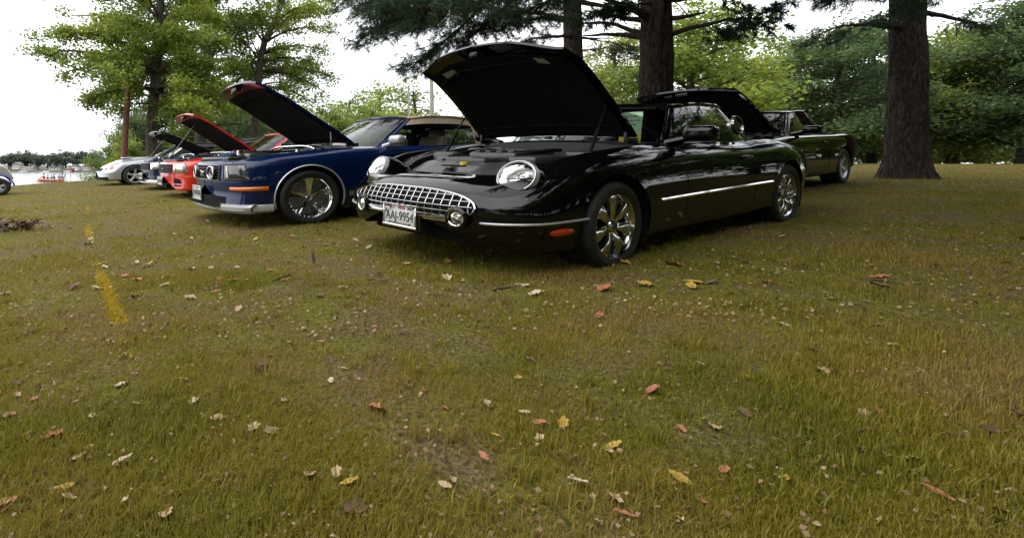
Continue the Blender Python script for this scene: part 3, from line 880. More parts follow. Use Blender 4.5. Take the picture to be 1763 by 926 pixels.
    # chrome bumper strip, plate on its black holder, side lamp, rocker strip
    for sg in (-1, 1):
        b = MB(); b.tube([L.front(sg*y, 0.395, 0.010) for y in np.linspace(0.20, 0.375, 8)], 0.011, 6); b.build('bumper_strip', M_CHROME, root)
    for sg in (-1, 1):
        pts = []
        for t in np.linspace(0, 1, 22):
            yy = sg*(0.56+0.36*t)
            ang = Vector((1, -sg*(0.1+1.6*t), 0)).normalized()
            o = Vector((-0.80+0.42*t**1.4, sg*(0.58+0.34*t**0.75), 0.400+0.018*t))
            h = L.bvh.ray_cast(o-ang*0.8, ang)[0]
            if h: pts.append(h-ang*0.006)
        b = MB(); b.tube(pts, 0.0085, 6); b.build('bumper_strip', M_SATIN, root)
        mb = MB(); ang = Vector((0.45, -sg*0.9, 0)).normalized()
        L.patch(mb, Vector((-0.56, sg*0.87, 0.345)), ang, oval(0.085, 0.026), 5, 25, 0.004, lambda a, b: 0.010*(1-a*a)); mb.build('side_marker', M_REDLENS, root)
        b = MB(); b.tube([L.side(x, 0.475+0.01*(x-0.4), sg, 0.004) for x in np.linspace(0.41, 2.28, 26)], 0.013, 6); b.build('door_strip', M_CHROME, root)
        tl = MB(); ang = Vector((-0.8, -sg*0.5, 0)).normalized()
        L.patch(tl, Vector((3.62, sg*0.60, 0.62)), ang, oval(0.10, 0.09), 5, 25, 0.004, lambda a, b: 0.012*(1-a*a)); tl.build('tail_lamp', M_REDLENS, root)
    p = L.front(0.03, 0.36); mb = MB(); mb.box((p.x+0.01, 0.03, 0.372), (0.10, 0.36, 0.19), bevel=0.012); mb.build('plate_holder', M_DARK, root)
    plate(root, Vector((p.x-0.048, 0.03, 0.378)), 'AAJ-9954', 0.03)
    # engine covers
    def part(name, mat, *boxes):
        e = MB()
        for c, s, bv in boxes: e.box(c, s, bevel=bv)
        e.build(name, mat, root)
    # radiator shroud, one sheet following the front of the opening
    sh = MB(); G = []
    for x in np.linspace(-0.585, -0.30, 9):
        G.append([(x+0.17*abs(y/0.9)**2.2*0.42, y, L.topz(x, y)-0.022-0.010*math.cos(y*9)-(0.03 if abs(y) < 0.10 and -0.46 < x < -0.38 else 0)) for y in np.linspace(-0.50, 0.50, 41)])
    sh.grid(G); sh.build('radiator_shroud', M_COVER, root)
    part('vent_slot', M_WELL, ((-0.44, 0.06, 0.738), (0.05, 0.20, 0.012), 0.004))
    part('air_duct', M_COVER, ((-0.22, 0.16, 0.765), (0.14, 0.50, 0.07), 0.02))
    part('engine_cover', M_COVER, ((0.10, 0.00, 0.80), (0.46, 0.44, 0.09), 0.03))
    for y in (-0.15, -0.05, 0.05, 0.15): part('cover_rib', M_COVER, ((0.10, y, 0.848), (0.40, 0.05, 0.02), 0.008))
    part('engine_cover', M_COVER, ((-0.05, -0.36, 0.775), (0.40, 0.22, 0.09), 0.025))
    part('air_box', M_COVER, ((-0.02, 0.42, 0.785), (0.36, 0.22, 0.10), 0.025))
    part('fluid_tank', M_COVER, ((0.30, -0.45, 0.80), (0.22, 0.16, 0.10), 0.03))
    part('battery_cover', M_COVER, ((0.32, 0.44, 0.82), (0.22, 0.22, 0.09), 0.02))
    c = MB(); c.lathe([(0.001, 0.0), (0.03, 0.0), (0.032, 0.02), (0.032, 0.04)], 16, Matrix.Translation((-0.33, 0.06, 0.765)) @ Matrix.Rotation(-math.pi/2, 4, 'X')); c.build('oil_cap', M_YELLOW, root)
    for k, (a_, b_) in enumerate((((-0.30, 0.30, 0.77), (0.2, 0.34, 0.84)), ((-0.28, -0.25, 0.76), (0.35, -0.24, 0.85)))):
        h = MB(); A = Vector(a_); B = Vector(b_); h.tube([A, A.lerp(B, .3)+Vector((0, .04, .03)), A.lerp(B, .7)+Vector((0, -.03, .03)), B], 0.016, 8); h.build('hose', M_DARK, root)
    # cowl and wipers
    cw = MB(); G = []
    for x in np.linspace(0.52, 0.80, 5): G.append([(x+0.12*(abs(y)/0.7)**2, y, L.topz(min(1.0, x+0.12*(abs(y)/0.7)**2), y)+0.004) for y in np.linspace(-0.66, 0.66, 25)])
    cw.grid(G); cw.build('cowl_panel', M_DARK, root)
    ring = [('windshield', .66, 0, 1.10, 0, 1.265), ('windshield', .69, .28, 1.12, .25, 1.26), ('windshield', .80, .52, 1.18, .44, 1.252), ('pillar', .93, .66, 1.26, .545, 1.24),
            ('side', 1.0, .70, 1.32, .565, 1.24), ('side', 1.5, .725, 1.65, .585, 1.275), ('cpillar', 2.02, .725, 2.0, .58, 1.27), ('cpillar', 2.45, .69, 2.25, .52, 1.24),
            ('rear', 2.68, .58, 2.36, .44, 1.225), ('rear', 2.78, .3, 2.42, .25, 1.23), ('rear', 2.81, 0, 2.44, 0, 1.235)]
    greenhouse(L, root, ring, M_BLACK, M_BLACK, M_GLASS, crown=0.03, glass_side=M_GLASSD)
    tr = MB(); tr.tube([Vector((0.935, sg_*0.668, L.topz(0.93, 0.66)+0.01)).lerp(Vector((1.262, sg_*0.552, 1.25)), t) + Vector((0.0, 0.006*sg_, 0.012)) for sg_ in (-1,) for t in np.linspace(0, 1, 8)], 0.007, 5); tr.build('pillar_trim', M_CHROME, root)
    for sg in (-1, 1):                        # porthole in the hardtop
        ph = MB(); M = Matrix.Translation((2.22, sg*0.675, 1.07)) @ Matrix.Rotation(sg*0.18, 4, 'X')
        ph.lathe([(0.001, 0), (0.085, 0)], 24, M, 0); ph.lathe([(0.085, -0.012), (0.10, -0.012), (0.10, 0.012), (0.085, 0.012)], 24, M, 1); ph.build('porthole', [M_SMOKE, M_CHROME], root)
    w = MB()
    for y0, y1 in ((-0.42, 0.12), (0.08, 0.58)):
        A = Vector((0.66+0.2*abs(y0)**2, y0, L.topz(0.66+0.2*abs(y0)**2, y0)+0.03)); B = Vector((0.80+0.2*abs(y1)**2, y1, L.topz(0.80, y1)+0.07)); w.tube([A, B], 0.008, 5); w.box(A, (0.05, 0.05, 0.03), bevel=0.008)
    w.build('wipers', M_DARK, root)
    make_mirror(L, root, 0.86, 0.985, 0.92, M_BLACK)
    cabin_fit(L, root, M_DARK, x0=1.0, x1=2.1)
    place_wheels(root, 'flat7', 0.325, 0.230, 0.235, (M_WHEELC, M_DARK), 2.72, 1.56, steer=0.05, x0=-0.06)
    # show card in the windshield and a small sticker: paper things of their own
    M = root.matrix_basis
    def card(name, label, c, w_, h_, tilt, mats, parts):
        mb = MB(); R3 = Matrix.Rotation(tilt, 4, 'Y')
        for (cz, hh, mi) in parts:
            q = MB(); q.box((0, 0, cz), (0.004, w_, hh)); mb.add([Matrix.Translation(c) @ R3 @ Vector(v) for v in q.v], q.f, mi)
        o = mb.build(name, mats, None, smooth=False); o.location = root.location; o.rotation_euler = root.rotation_euler; o.scale = root.scale
        tag(o, label, 'card')
        return o
    k = card('show_card', 'pale green show card with yellow lower edge standing behind the black roadster\'s windshield', Vector((1.04, -0.385, 1.055)), 0.17, 0.27, 0.12, [M_GREENCARD, M_YELLOWCARD], [(0.035, 0.21, 0), (-0.105, 0.07, 1)])
    wr = MB()
    for r_ in range(3):
        for q in range(4+(r_ % 2)):
            y0 = 0.06-0.030*q; wr.box((-0.003, y0, 0.10-0.04*r_), (0.002, 0.022, 0.006+0.003*((q+r_) % 2)))
    R3 = Matrix.Translation(Vector((1.04, -0.385, 1.055))) @ Matrix.Rotation(0.12, 4, 'Y')
    wr.v = [tuple(R3 @ Vector(v)) for v in wr.v]; wr.build('pen_writing', M_INK, k)
    card('paper_slip', 'small pale paper slip at the middle of the black roadster\'s windshield', Vector((0.90, 0.02, 1.02)), 0.055, 0.13, 0.75, [M_GREENCARD], [(0, 0.13, 0)])
    return root, L

# ---- pony-car coupes and convertibles of the row
MUST = dict(xf=-0.85, xr=3.82, fr=0.10, rr=0.14, zf=0.50, bow=0.20, bowp=2.6, lean=0.10, zlean=0.60, chin=-0.10, zchin=0.42, face=0.90, shy=0.86, shz=0.80, curves=dict(
    zb=[(-.93, .20), (-.5, .19), (.5, .20), (2.4, .21), (3.82, .32)],
    hw=[(-.93, .84), (-.6, .90), (0, .93), (.6, .92), (1.4, .915), (2.72, .94), (3.3, .92), (3.82, .84)],
    zm=[(-.93, .50), (0, .56), (2.7, .60), (3.82, .62)],
    zt=[(-.93, .775), (-.7, .82), (-.3, .875), (0, .90), (.6, .945), (1.4, .955), (2.4, .965), (3.0, .98), (3.82, .94)],
    yt=[(-.93, .70), (-.6, .745), (0, .775), (.6, .79), (2.7, .79), (3.82, .70)],
    yh=[(-.93, .60), (-.6, .64), (0, .675), (.6, .70), (.9, .72), (2.4, .72), (3.82, .60)],
    zh=[(-.93, .78), (-.7, .825), (-.3, .885), (0, .91), (.6, .955), (1.4, .95), (2.4, .96), (3.82, .94)],
    zc=[(-.93, .80), (-.7, .855), (-.3, .92), (0, .95), (.6, .995), (1.4, .97), (2.4, .97), (3.82, .95)]))
RING_CONV = [('windshield', .66, 0, 1.30, 0, 1.39), ('windshield', .69, .28, 1.32, .25, 1.385), ('windshield', .79, .52, 1.38, .45, 1.375), ('pillar', .92, .68, 1.46, .55, 1.36),
             ('side', 1.0, .72, 1.52, .575, 1.36), ('side', 1.5, .745, 1.8, .59, 1.395), ('side', 2.0, .745, 2.1, .59, 1.395), ('cpillar', 2.42, .73, 2.45, .56, 1.36),
             ('cpillar', 2.8, .66, 2.72, .5, 1.30), ('rear', 2.98, .5, 2.82, .4, 1.285), ('rear', 3.04, .25, 2.85, .2, 1.285), ('rear', 3.06, 0, 2.86, 0, 1.285)]

def quad(c00, c10, c11, c01):
    def f(a, b):
        return tuple((1-a)*(1-b)*c00[k] + a*(1-b)*c10[k] + a*b*c11[k] + (1-a)*b*c01[k] for k in (0, 1))
    return f

def build_pony(pos, deg, label, paint, hood_deg, style, roof_mat, seat_mat, wheel_style, wheel_mats, liner_paint=None, chin=None, plate_text=None, small=False):
    root = car_root(pos[0], pos[1], math.radians(deg), label)
    L = Loft(MUST); RA = 0.385; axles = [(-0.03, 0.34), (2.72, 0.34)]
    body, hi = body_parts(L, root, paint, RA, axles, hood=(-0.78, 0.62), cabin=(1.05, 2.3), door=(0.72, 2.0))
    wheel_wells(L, root, RA, axles); floor_pan(L, root); engine_bay(L, root, hi, 0.2)
    hood, hp = make_hood(L, root, paint, hi, math.radians(hood_deg), lift=0.06, thick=0.03)
    # deep front lip of the hood, turned down towards the radiator
    for sg in (-1, 1):
        h = MB(); h.box((0.62, sg*0.66, 0.985), (0.16, 0.03, 0.05), bevel=0.01); h.build('hood_hinge', M_DARK, root)
    if style == 'blue':
        for sg in (-1, 1):
            s = MB(); A = Vector((0.34, sg*0.69, 0.94)); B = hp(0.80, sg*0.92, 0.02); m_ = A.lerp(B, 0.5)
            s.tube([A, m_], 0.011, 8); s.tube([m_, B], 0.006, 8, 1); s.build('hood_strut', [M_DARK, M_STEEL], root)
    else:
        s = MB(); A = Vector((-0.70, 0.28, 0.84)); B = hp(0.25, 0.25, 0.02); s.tube([A, B], 0.007, 6); s.build('hood_prop', M_STEEL, root)
    # hood latch plate under the front lip
    lt = MB(); c = hp(0.06, 0.0, 0.03); lt.box(c, (0.07, 0.16, 0.05), bevel=0.012); lt.box(hp(0.07, 0.3, 0.02), (0.05, 0.10, 0.03), bevel=0.008); lt.build('hood_latch', M_DARK, hood)
    # grille
    z0, z1, HW = (0.575, 0.755, 0.44)
    mb = MB(); mb.grid([[tuple(L.front(y, z0+(z1-z0)*t, 0.003)) for t in np.linspace(0, 1, 7)] for y in np.linspace(-HW, HW, 31)])
    gr = mb.build('grille', M_WELL, root)
    fr = [L.front(y, z1, 0.010) for y in np.linspace(-HW, HW, 21)] + [L.front(HW, z, 0.010) for z in np.linspace(z1, z0, 6)[1:]] + \
         [L.front(y, z0, 0.010) for y in np.linspace(HW, -HW, 21)[1:]] + [L.front(-HW, z, 0.010) for z in np.linspace(z0, z1, 6)[1:-1]]
    b = MB(); b.loop_tube(fr, 0.006, 6); b.build('grille_surround', M_STEEL if style == 'blue' else M_DARK, gr)
    for k in range(4):
        b = MB(); z = z0+0.036*(k+1); b.tube([L.front(y, z, 0.008) for y in np.linspace(-HW+.02, HW-.02, 21)], 0.005, 5); b.build('grille_bar', M_DARK, gr)
    if style in ('blue', 'spare'):
        for sg in (-1, 1):
            p = L.front(sg*0.30, 0.665); M = Matrix.Translation((p.x-0.03, sg*0.30, 0.665)) @ Matrix.Rotation(-math.pi/2-sg*0.12, 4, 'Z')
            g = MB(); g.loop_tube([M @ Vector((0.078*math.cos(t), -0.012, 0.078*math.sin(t))) for t in np.linspace(0, 2*math.pi, 28, endpoint=False)], 0.0065, 6); fo = g.build('fog_lamp', M_CHROME, root)
            g = MB(); g.lathe([(0.001, 0.006), (0.04, 0.002), (0.076, -0.006), (0.078, 0.03)], 24, M); g.build('lamp_lens', M_SMOKE, fo)
            g = MB(); g.loop_tube([M @ Vector((0.03*math.cos(t), -0.004, 0.03*math.sin(t))) for t in np.linspace(0, 2*math.pi, 16, endpoint=False)], 0.005, 5); g.build('lamp_bulb', M_STEEL, fo)
        e = MB(); p = L.front(0, 0.665, 0.03)             # running emblem
        e.box(p, (0.012, 0.10, 0.026), bevel=0.008); e.box(p+Vector((0, 0.055, 0.018)), (0.012, 0.05, 0.02), bevel=0.006); e.box(p+Vector((0, -0.06, 0.006)), (0.010, 0.05, 0.010), bevel=0.004)
        for yy in (-0.035, -0.02, 0.03, 0.045): e.tube([p+Vector((0, yy, -0.008)), p+Vector((0, yy+0.012, -0.036))], 0.004, 5)
        e.build('grille_emblem', M_CHROME, gr)
    elif style == 'red':
        b = MB(); p = L.front(0, 0.66, 0.02); b.box(p, (0.012, 0.10, 0.03), bevel=0.006); b.build('grille_emblem', M_STEEL, gr)
    # headlamps, wrapped round the corner
    for sg in (-1, 1):
        d = Vector((0.80, -sg*0.60, 0)).normalized(); c = Vector((-0.72, sg*0.66, 0.675))
        mb = MB()
        if sg < 0: f = quad((-0.165, 0.085), (-0.155, -0.085), (0.205, -0.085), (0.135, 0.090))
        else: f = quad((0.165, 0.085), (0.155, -0.085), (-0.205, -0.085), (-0.135, 0.090))
        smoke = style == 'blue'
        L.patch(mb, c, d, f, 8, 14, 0.004, lambda a, b: 0.012*math.sin(math.pi*a)*math.sin(math.pi*b)); hl = mb.build('headlight', M_SMOKE if smoke else M_STEEL, root)
        g = MB(); q = L.patch(g, c, d, lambda a, b: (f(0.10+0.8*a, 0.16+0.07*b)), 8, 3, 0.012, lambda a, b: 0.006*math.sin(math.pi*a)); g.build('lamp_strip', M_WHITE if smoke else M_AMBER, hl)
        if not smoke:
            g = MB(); L.patch(g, c, d, f, 8, 14, 0.014, lambda a, b: 0.016*math.sin(math.pi*a)*math.sin(math.pi*b)); g.build('headlight_lens', M_LENS, hl)
            g = MB()
            for k in range(3): L.patch(g, c, d, lambda a, b: f(0.2+0.25*k+0.06*a, 0.1+0.8*b), 3, 10, 0.010)
            g.build('lamp_bars', M_DARK, hl)
        rim = MB(); e = [f(t, 0) for t in np.linspace(0, 1, 6)] + [f(1, t) for t in np.linspace(0, 1, 10)[1:]] + [f(t, 1) for t in np.linspace(1, 0, 6)[1:]] + [f(0, t) for t in np.linspace(1, 0, 10)[1:-1]]
        hh = d.cross(Vector((0, 0, 1))).normalized(); up = hh.cross(d); pts = []
        for u, v in e:
            h_ = L.bvh.ray_cast(c+hh*u+up*v-d, d)[0]
            if h_: pts.append(h_-d*0.005)
        rim.loop_tube(pts, 0.006, 5); rim.build('headlight_rim', M_DARK, hl)
        if style in ('blue', 'spare'):
            d2 = Vector((0.62, -sg*0.80, 0)).normalized(); c2 = Vector((-0.66, sg*0.80, 0.475))
            mb = MB(); s1 = 1 if sg < 0 else -1
            L.patch(mb, c2, d2, quad((-0.20*s1, -0.022), (-0.20*s1, 0.020), (0.21*s1, 0.028), (0.21*s1, -0.020)), 4, 14, 0.004, lambda a, b: 0.010*math.sin(math.pi*a)); mb.build('turn_signal', M_AMBER, root)
        if style == 'red':
            d2 = Vector((0.85, -sg*0.5, 0)).normalized(); c2 = Vector((-0.74, sg*0.58, 0.36)); s1 = 1 if sg < 0 else -1
            for dz, hgt in ((0.05, 0.055), (-0.045, 0.018)):
                mb = MB(); L.patch(mb, c2, d2, quad((-0.10*s1, dz-hgt), (-0.07*s1, dz+hgt), (0.10*s1, dz+hgt*0.6), (0.15*s1, dz-hgt)), 4, 10, 0.005); mb.build('side_vent', M_WELL, root)
            mb = MB(); L.patch(mb, Vector((-0.62, sg*0.88, 0.50)), Vector((0.4, -sg, 0)), quad((-0.09, -0.014), (-0.09, 0.014), (0.09, 0.014), (0.09, -0.014)), 3, 10, 0.004); mb.build('side_marker', M_AMBER, root)
    # lower intake
    mb = MB(); mb.grid([[tuple(L.front(y, 0.26+(0.14 if style == 'blue' else 0.11)*t*(1-0.3*abs(y)), 0.004)) for t in np.linspace(0, 1, 5)] for y in np.linspace(*((-0.56, 0.56) if style == 'blue' else (-0.36, 0.36)), 31)]); mb.build('lower_intake', M_WELL, root)
    # bumper crease
    mb = MB(); pts = []
    for y in np.linspace(-0.86, 0.86, 41):
        p = L.front(y, 0.572, 0.004); pts.append(p)
    mb.tube(pts, 0.008, 5); mb.build('bumper_crease', paint, root)
    if chin:
        mb = MB(); G = []
        for t in np.linspace(-1, 1, 49):
            y = t*0.90; base = -0.85 + 0.20*abs(y/0.9)**2.6
            xs = base - 0.03 if abs(t) < 0.97 else base
            G.append([(base+0.06, y*0.99, 0.30), (xs+0.015, y*1.0, 0.295), (xs-0.018, y*1.012, 0.268), (xs-0.016, y*1.012, 0.222), (xs+0.012, y*1.0, 0.190), (base+0.10, y*0.97, 0.190)])
        mb.grid(G)
        for sg in (-1, 1):
            G = []
            for x in np.linspace(-0.64, -0.43, 8):
                yy = sg*(abs(L.side(x, 0.30, sg).y)+0.006)
                G.append([(x, yy*0.97, 0.295), (x, yy, 0.29), (x, yy*1.014, 0.262), (x, yy*1.014, 0.22), (x, yy*0.985, 0.192), (x, yy*0.9, 0.192)])
            mb.grid(G)
        mb.build('chin_spoiler', chin, root)
    p = L.front(0, 0.40); plate(root, Vector((p.x-0.022, 0.0 if style != 'blue' else 0.03, 0.405)), plate_text, 0.0, frame=M_SATIN)
    if style == 'blue':
        for ax in (-0.03, 2.72):
            for sg in (-1, 1):
                t = MB(); pts = [L.side(ax+RA*1.012*math.cos(a), 0.345+RA*1.012*math.sin(a), sg, 0.004) for a in np.linspace(-0.30, math.pi+0.30, 34)]
                t.tube(pts, 0.010, 6); t.build('arch_trim', M_SATIN, root)
        for sg in (-1, 1):
            t = MB(); t.grid([[tuple(L.side(x, z, sg, 0.004)) for z in np.linspace(0.335, 0.395, 4)] for x in np.linspace(0.42, 2.30, 28)]); t.build('side_stripe', M_GOLD, root)
    # engine: strut brace, covers, hoses
    def part(name, mat, *boxes):
        e = MB()
        for c, s, bv in boxes: e.box(c, s, bevel=bv)
        e.build(name, mat, root)
    part('radiator_cover', M_COVER, ((-0.64, 0, 0.835), (0.20, 1.0, 0.04), 0.015))
    part('engine_cover', M_DARK, ((-0.10, 0, 0.86), (0.55, 0.40, 0.10), 0.03))
    part('valve_cover', M_STEEL, ((-0.08, -0.30, 0.84), (0.50, 0.12, 0.10), 0.03))
    part('valve_cover', M_STEEL, ((-0.08, 0.30, 0.84), (0.50, 0.12, 0.10), 0.03))
    part('air_box', M_COVER, ((-0.42, -0.44, 0.85), (0.24, 0.24, 0.10), 0.03))
    part('battery', M_DARK, ((0.36, 0.48, 0.87), (0.20, 0.24, 0.12), 0.02))
    part('fuse_box', M_DARK, ((0.22, -0.52, 0.88), (0.26, 0.14, 0.10), 0.02))
    for dx in (0.0, 0.10):
        h = MB(); h.tube([(0.18+dx, y, 0.935+0.05*(1-(y/0.62)**4)) for y in np.linspace(-0.62, 0.62, 17)], 0.015, 8); h.build('strut_brace', M_CHROME, root)
    for k in range(5):
        h = MB(); y = -0.40+0.2*k; h.tube([(-0.62, y, 0.84), (-0.45, y+0.05, 0.90), (-0.25, y-0.03, 0.915), (-0.05, y, 0.90)], 0.016, 7); h.build('hose', (M_DARK, M_CHROME, M_DARK, M_BLUECAP, M_DARK)[k], root)
    for x_, y_ in ((-0.52, -0.22), (-0.36, 0.45), (0.05, -0.48)):
        c = MB(); c.lathe([(0.001, 0.03), (0.032, 0.03), (0.036, 0.0), (0.036, -0.03)], 14, Matrix.Translation((x_, y_, 0.905)) @ Matrix.Rotation(math.pi/2, 4, 'X')); c.build('filler_cap', M_STEEL if y_ > 0 else M_CHROME, root)
    greenhouse(L, root, RING_CONV, roof_mat, paint, M_GLASS, lining=M_DARK, crown=0.04)
    w = MB()
    for y0, y1 in ((-0.45, 0.10), (0.05, 0.58)):
        w.tube([(0.70+0.2*y0*y0, y0, L.topz(0.70, y0)+0.03), (0.84+0.2*y1*y1, y1, L.topz(0.84, y1)+0.085)], 0.008, 5)
    w.build('wipers', M_DARK, root)
    make_mirror(L, root, 0.98, 1.035, 0.96, M_SATIN if style == 'blue' else paint)
    cabin_fit(L, root, seat_mat)
    place_wheels(root, wheel_style, 0.34, 0.245 if wheel_style != 'star' else 0.232, 0.25, wheel_mats, 2.72, 1.60, steer=0.0, x0=-0.03)
    # tail lamps
    for sg in (-1, 1):
        for k in range(3):
            tl = MB(); o = Vector((5, sg*(0.38+0.13*k), 0.78)); h = L.bvh.ray_cast(o, Vector((-1, 0, 0)))[0]
            if h: tl.box(h, (0.02, 0.10, 0.17), bevel=0.008); tl.build('tail_lamp', M_REDLENS, root)
    return root, L

# ---- the silver coupe at the far end, hood closed
def build_silver():
    root = car_root(-6.35, 15.25, math.radians(31), 'silver coupe with closed hood, farthest car of the row by the lake')
    sp = dict(MUST); c = dict(MUST['curves'])
    sp.update(xf=-0.90, xr=3.70, fr=0.22, bow=0.26, lean=0.95, zlean=0.46, face=0.80, shy=0.80, shz=0.72)
    c['zt'] = [(-.94, .66), (-.7, .74), (-.4, .80), (0, .86), (.6, .92), (1.4, .93), (2.4, .95), (3.0, .97), (3.7, .93)]
    c['zh'] = [(-.94, .665), (-.7, .745), (-.3, .83), (0, .875), (.6, .94), (1.4, .93), (2.4, .94), (3.7, .93)]
    c['zc'] = [(-.94, .68), (-.7, .77), (-.3, .865), (0, .91), (.6, .975), (1.4, .95), (2.4, .95), (3.7, .94)]
    c['hw'] = [(-.94, .80), (-.6, .885), (0, .925), (.6, .91), (1.4, .90), (2.57, .93), (3.2, .91), (3.7, .82)]
    sp['curves'] = c
    L = Loft(sp); RA = 0.375; axles = [(0, 0.33), (2.57, 0.33)]
    body_parts(L, root, M_SILVER, RA, axles, cabin=(1.05, 2.2), door=(0.75, 1.95))
    wheel_wells(L, root, RA, axles); floor_pan(L, root)
    for sg in (-1, 1):
        d = Vector((0.72, -sg*0.55, -0.30)).normalized(); cc = Vector((-0.76, sg*0.66, 0.63)); s1 = 1 if sg < 0 else -1
        mb = MB(); f = quad((-0.16*s1, -0.05), (-0.17*s1, 0.045), (0.22*s1, 0.055), (0.22*s1, -0.05))
        L.patch(mb, cc, d, f, 6, 14, 0.005); hl = mb.build('headlight', M_REFLECT, root)
        g = MB(); L.patch(g, cc, d, lambda a, b: f(a, 0.76+0.24*b), 6, 5, 0.012); g.build('amber_lamp', M_REDLENS, hl)
        g = MB(); L.patch(g, cc, d, lambda a, b: f(0.12+0.5*a, 0.22+0.2*b), 4, 4, 0.012); g.build('lamp_bowl', M_DARK, hl)
        sc = MB(); sc.grid([[tuple(L.side(x, z, sg, 0.004)) for z in (0.55, 0.70)] for x in np.linspace(2.0, 2.18, 4)]); sc.build('side_scoop', M_DARK, root)
    mb = MB(); mb.grid([[tuple(L.front(y, 0.50+0.09*t, 0.004)) for t in np.linspace(0, 1, 4)] for y in np.linspace(-0.42, 0.42, 21)]); mb.build('grille', M_WELL, root)
    mb = MB(); mb.grid([[tuple(L.front(y, 0.225+0.08*t, 0.006)) for t in np.linspace(0, 1, 4)] for y in np.linspace(-0.78, 0.78, 31)]); mb.build('lower_intake', M_WELL, root)
    sk = MB(); sk.box((-0.55, 0, 0.20), (0.42, 1.5, 0.05), bevel=0.02); sk.build('lower_valance', M_DARK, root)
    hd = MB()
    for sg in (-1, 1): hd.tube([(x, sg*(float(L.C['yh'](x))), L.topz(x, sg*float(L.C['yh'](x)))) for x in np.linspace(-0.6, 0.58, 16)], 0.005, 5)
    hd.build('hood_seam', M_WELL, root)
    sc = MB(); sc.box((0.02, 0, 0.93), (0.5, 0.44, 0.05), bevel=0.02); sc.build('hood_scoop', M_SILVER, root)
    greenhouse(L, root, RING_CONV, M_DARK, M_SILVER, M_GLASS, lining=M_DARK, crown=0.04)
    make_mirror(L, root, 0.95, 1.0, 0.95, M_SILVER)
    cabin_fit(L, root, M_DARK)
    place_wheels(root, 'star', 0.33, 0.232, 0.24, (M_SATIN, M_DARK), 2.57, 1.60)
    return root

def build_cart():
    p = on_ground(-3, 337)
    th = math.radians(36); root = empty('utility_cart', (p.x-0.46*math.sin(th), p.y+0.46*math.cos(th), p.z), (0, 0, th), (1, 1, KZ))
    tag(root, 'small grey cart with blue-edged wheel arch, cut by the left edge', 'cart')
    # front wheel centre at x = 0, body runs to -x
    body = MB(); G = []
    prof = pchip([(-2.1, .62), (-1.6, .66), (-0.75, .60), (-0.55, .74), (-0.28, .86), (0.0, .83), (0.18, .72), (0.29, .46)])
    low = pchip([(-2.1, .38), (-1.2, .30), (-0.36, .30), (0.0, .52), (0.24, .44), (0.29, .42)])
    for x in np.linspace(-2.1, 0.29, 46):
        zt, zb = float(prof(x)), float(low(x)); hw = 0.50*(1-0.22*max(0, (x+0.4)/0.7)**2)
        G.append([(x, -hw*1.0, zb), (x, -hw*1.02, zb+(zt-zb)*.4), (x, -hw*.97, zb+(zt-zb)*.85), (x, -hw*.8, zt), (x, 0, zt+.02), (x, hw*.8, zt), (x, hw*.97, zb+(zt-zb)*.85), (x, hw*1.02, zb+(zt-zb)*.4), (x, hw, zb)])
    body.grid(G); body.build('body', M_GREYCART, root)
    for sg in (-1, 1):
        a = MB(); a.tube([(0.29*math.cos(t), sg*0.50, 0.24+0.30*math.sin(t)) for t in np.linspace(0.05, math.pi*0.9, 16)], 0.018, 6); a.build('arch_trim', M_VIOLET, root)
    s = MB(); s.box((-1.25, 0, 0.80), (0.5, 0.95, 0.14), bevel=0.05); s.box((-1.55, 0, 1.05), (0.12, 0.95, 0.42), bevel=0.05); s.build('seat', M_DARK, root)
    for i, (x, sg) in enumerate(((0, -1), (0, 1), (-1.65, -1), (-1.65, 1))):
        if i == 0: w0 = make_wheel(root, 'star', 0.235, 0.13, 0.20, (M_SATIN, M_DARK)); o = w0
        else: o = copy_tree(w0, root)
        o.location = (x, sg*0.46, 0.235); o.rotation_euler = (0, 0.3*i, 0 if sg < 0 else math.pi)
    st = MB(); st.tube([(-0.35, -0.2, 0.7), (-0.62, -0.2, 1.0)], 0.02, 6); st.loop_tube([(-0.62+0.06*math.cos(t), -0.2+0.17*math.sin(t), 1.0+0.13*math.cos(t)) for t in np.linspace(0, 2*math.pi, 16, endpoint=False)], 0.015, 5); st.build('steering_wheel', M_DARK, root)
    return root

HOOD_BLACK = 52
build_black()
build_pony((-0.812, 6.086), 30.6, 'dark blue convertible with tan soft top, smoked headlights and raised hood', M_BLUE, 41, 'blue', M_TAN, M_TANSEAT, 'deep', (M_CHROME, M_DARK), chin=M_SATIN, plate_text=None)
build_pony((-2.64, 10.0), 33.0, 'bright red car with raised red hood, behind the dark blue convertible', M_RED, 43, 'red', M_RED, M_DARK, 'star', (M_SATIN, M_DARK), chin=None)
build_pony((-4.1, 12.8), 33.0, 'navy car with white chin spoiler and low dark hood, between red and silver cars', M_NAVY, 33, 'navy', M_DARK, M_DARK, 'star', (M_SATIN, M_DARK), chin=M_WHITE)
build_silver()
r, _ = build_pony((5.05, 7.5), 33.8, 'black car with raised hood in the second row, behind the black roadster', M_BLACK, 37, 'spare', M_BLACK, M_DARK, 'star', (M_SATIN, M_DARK))
r['group'] = 'cars of the second row'
build_cart()

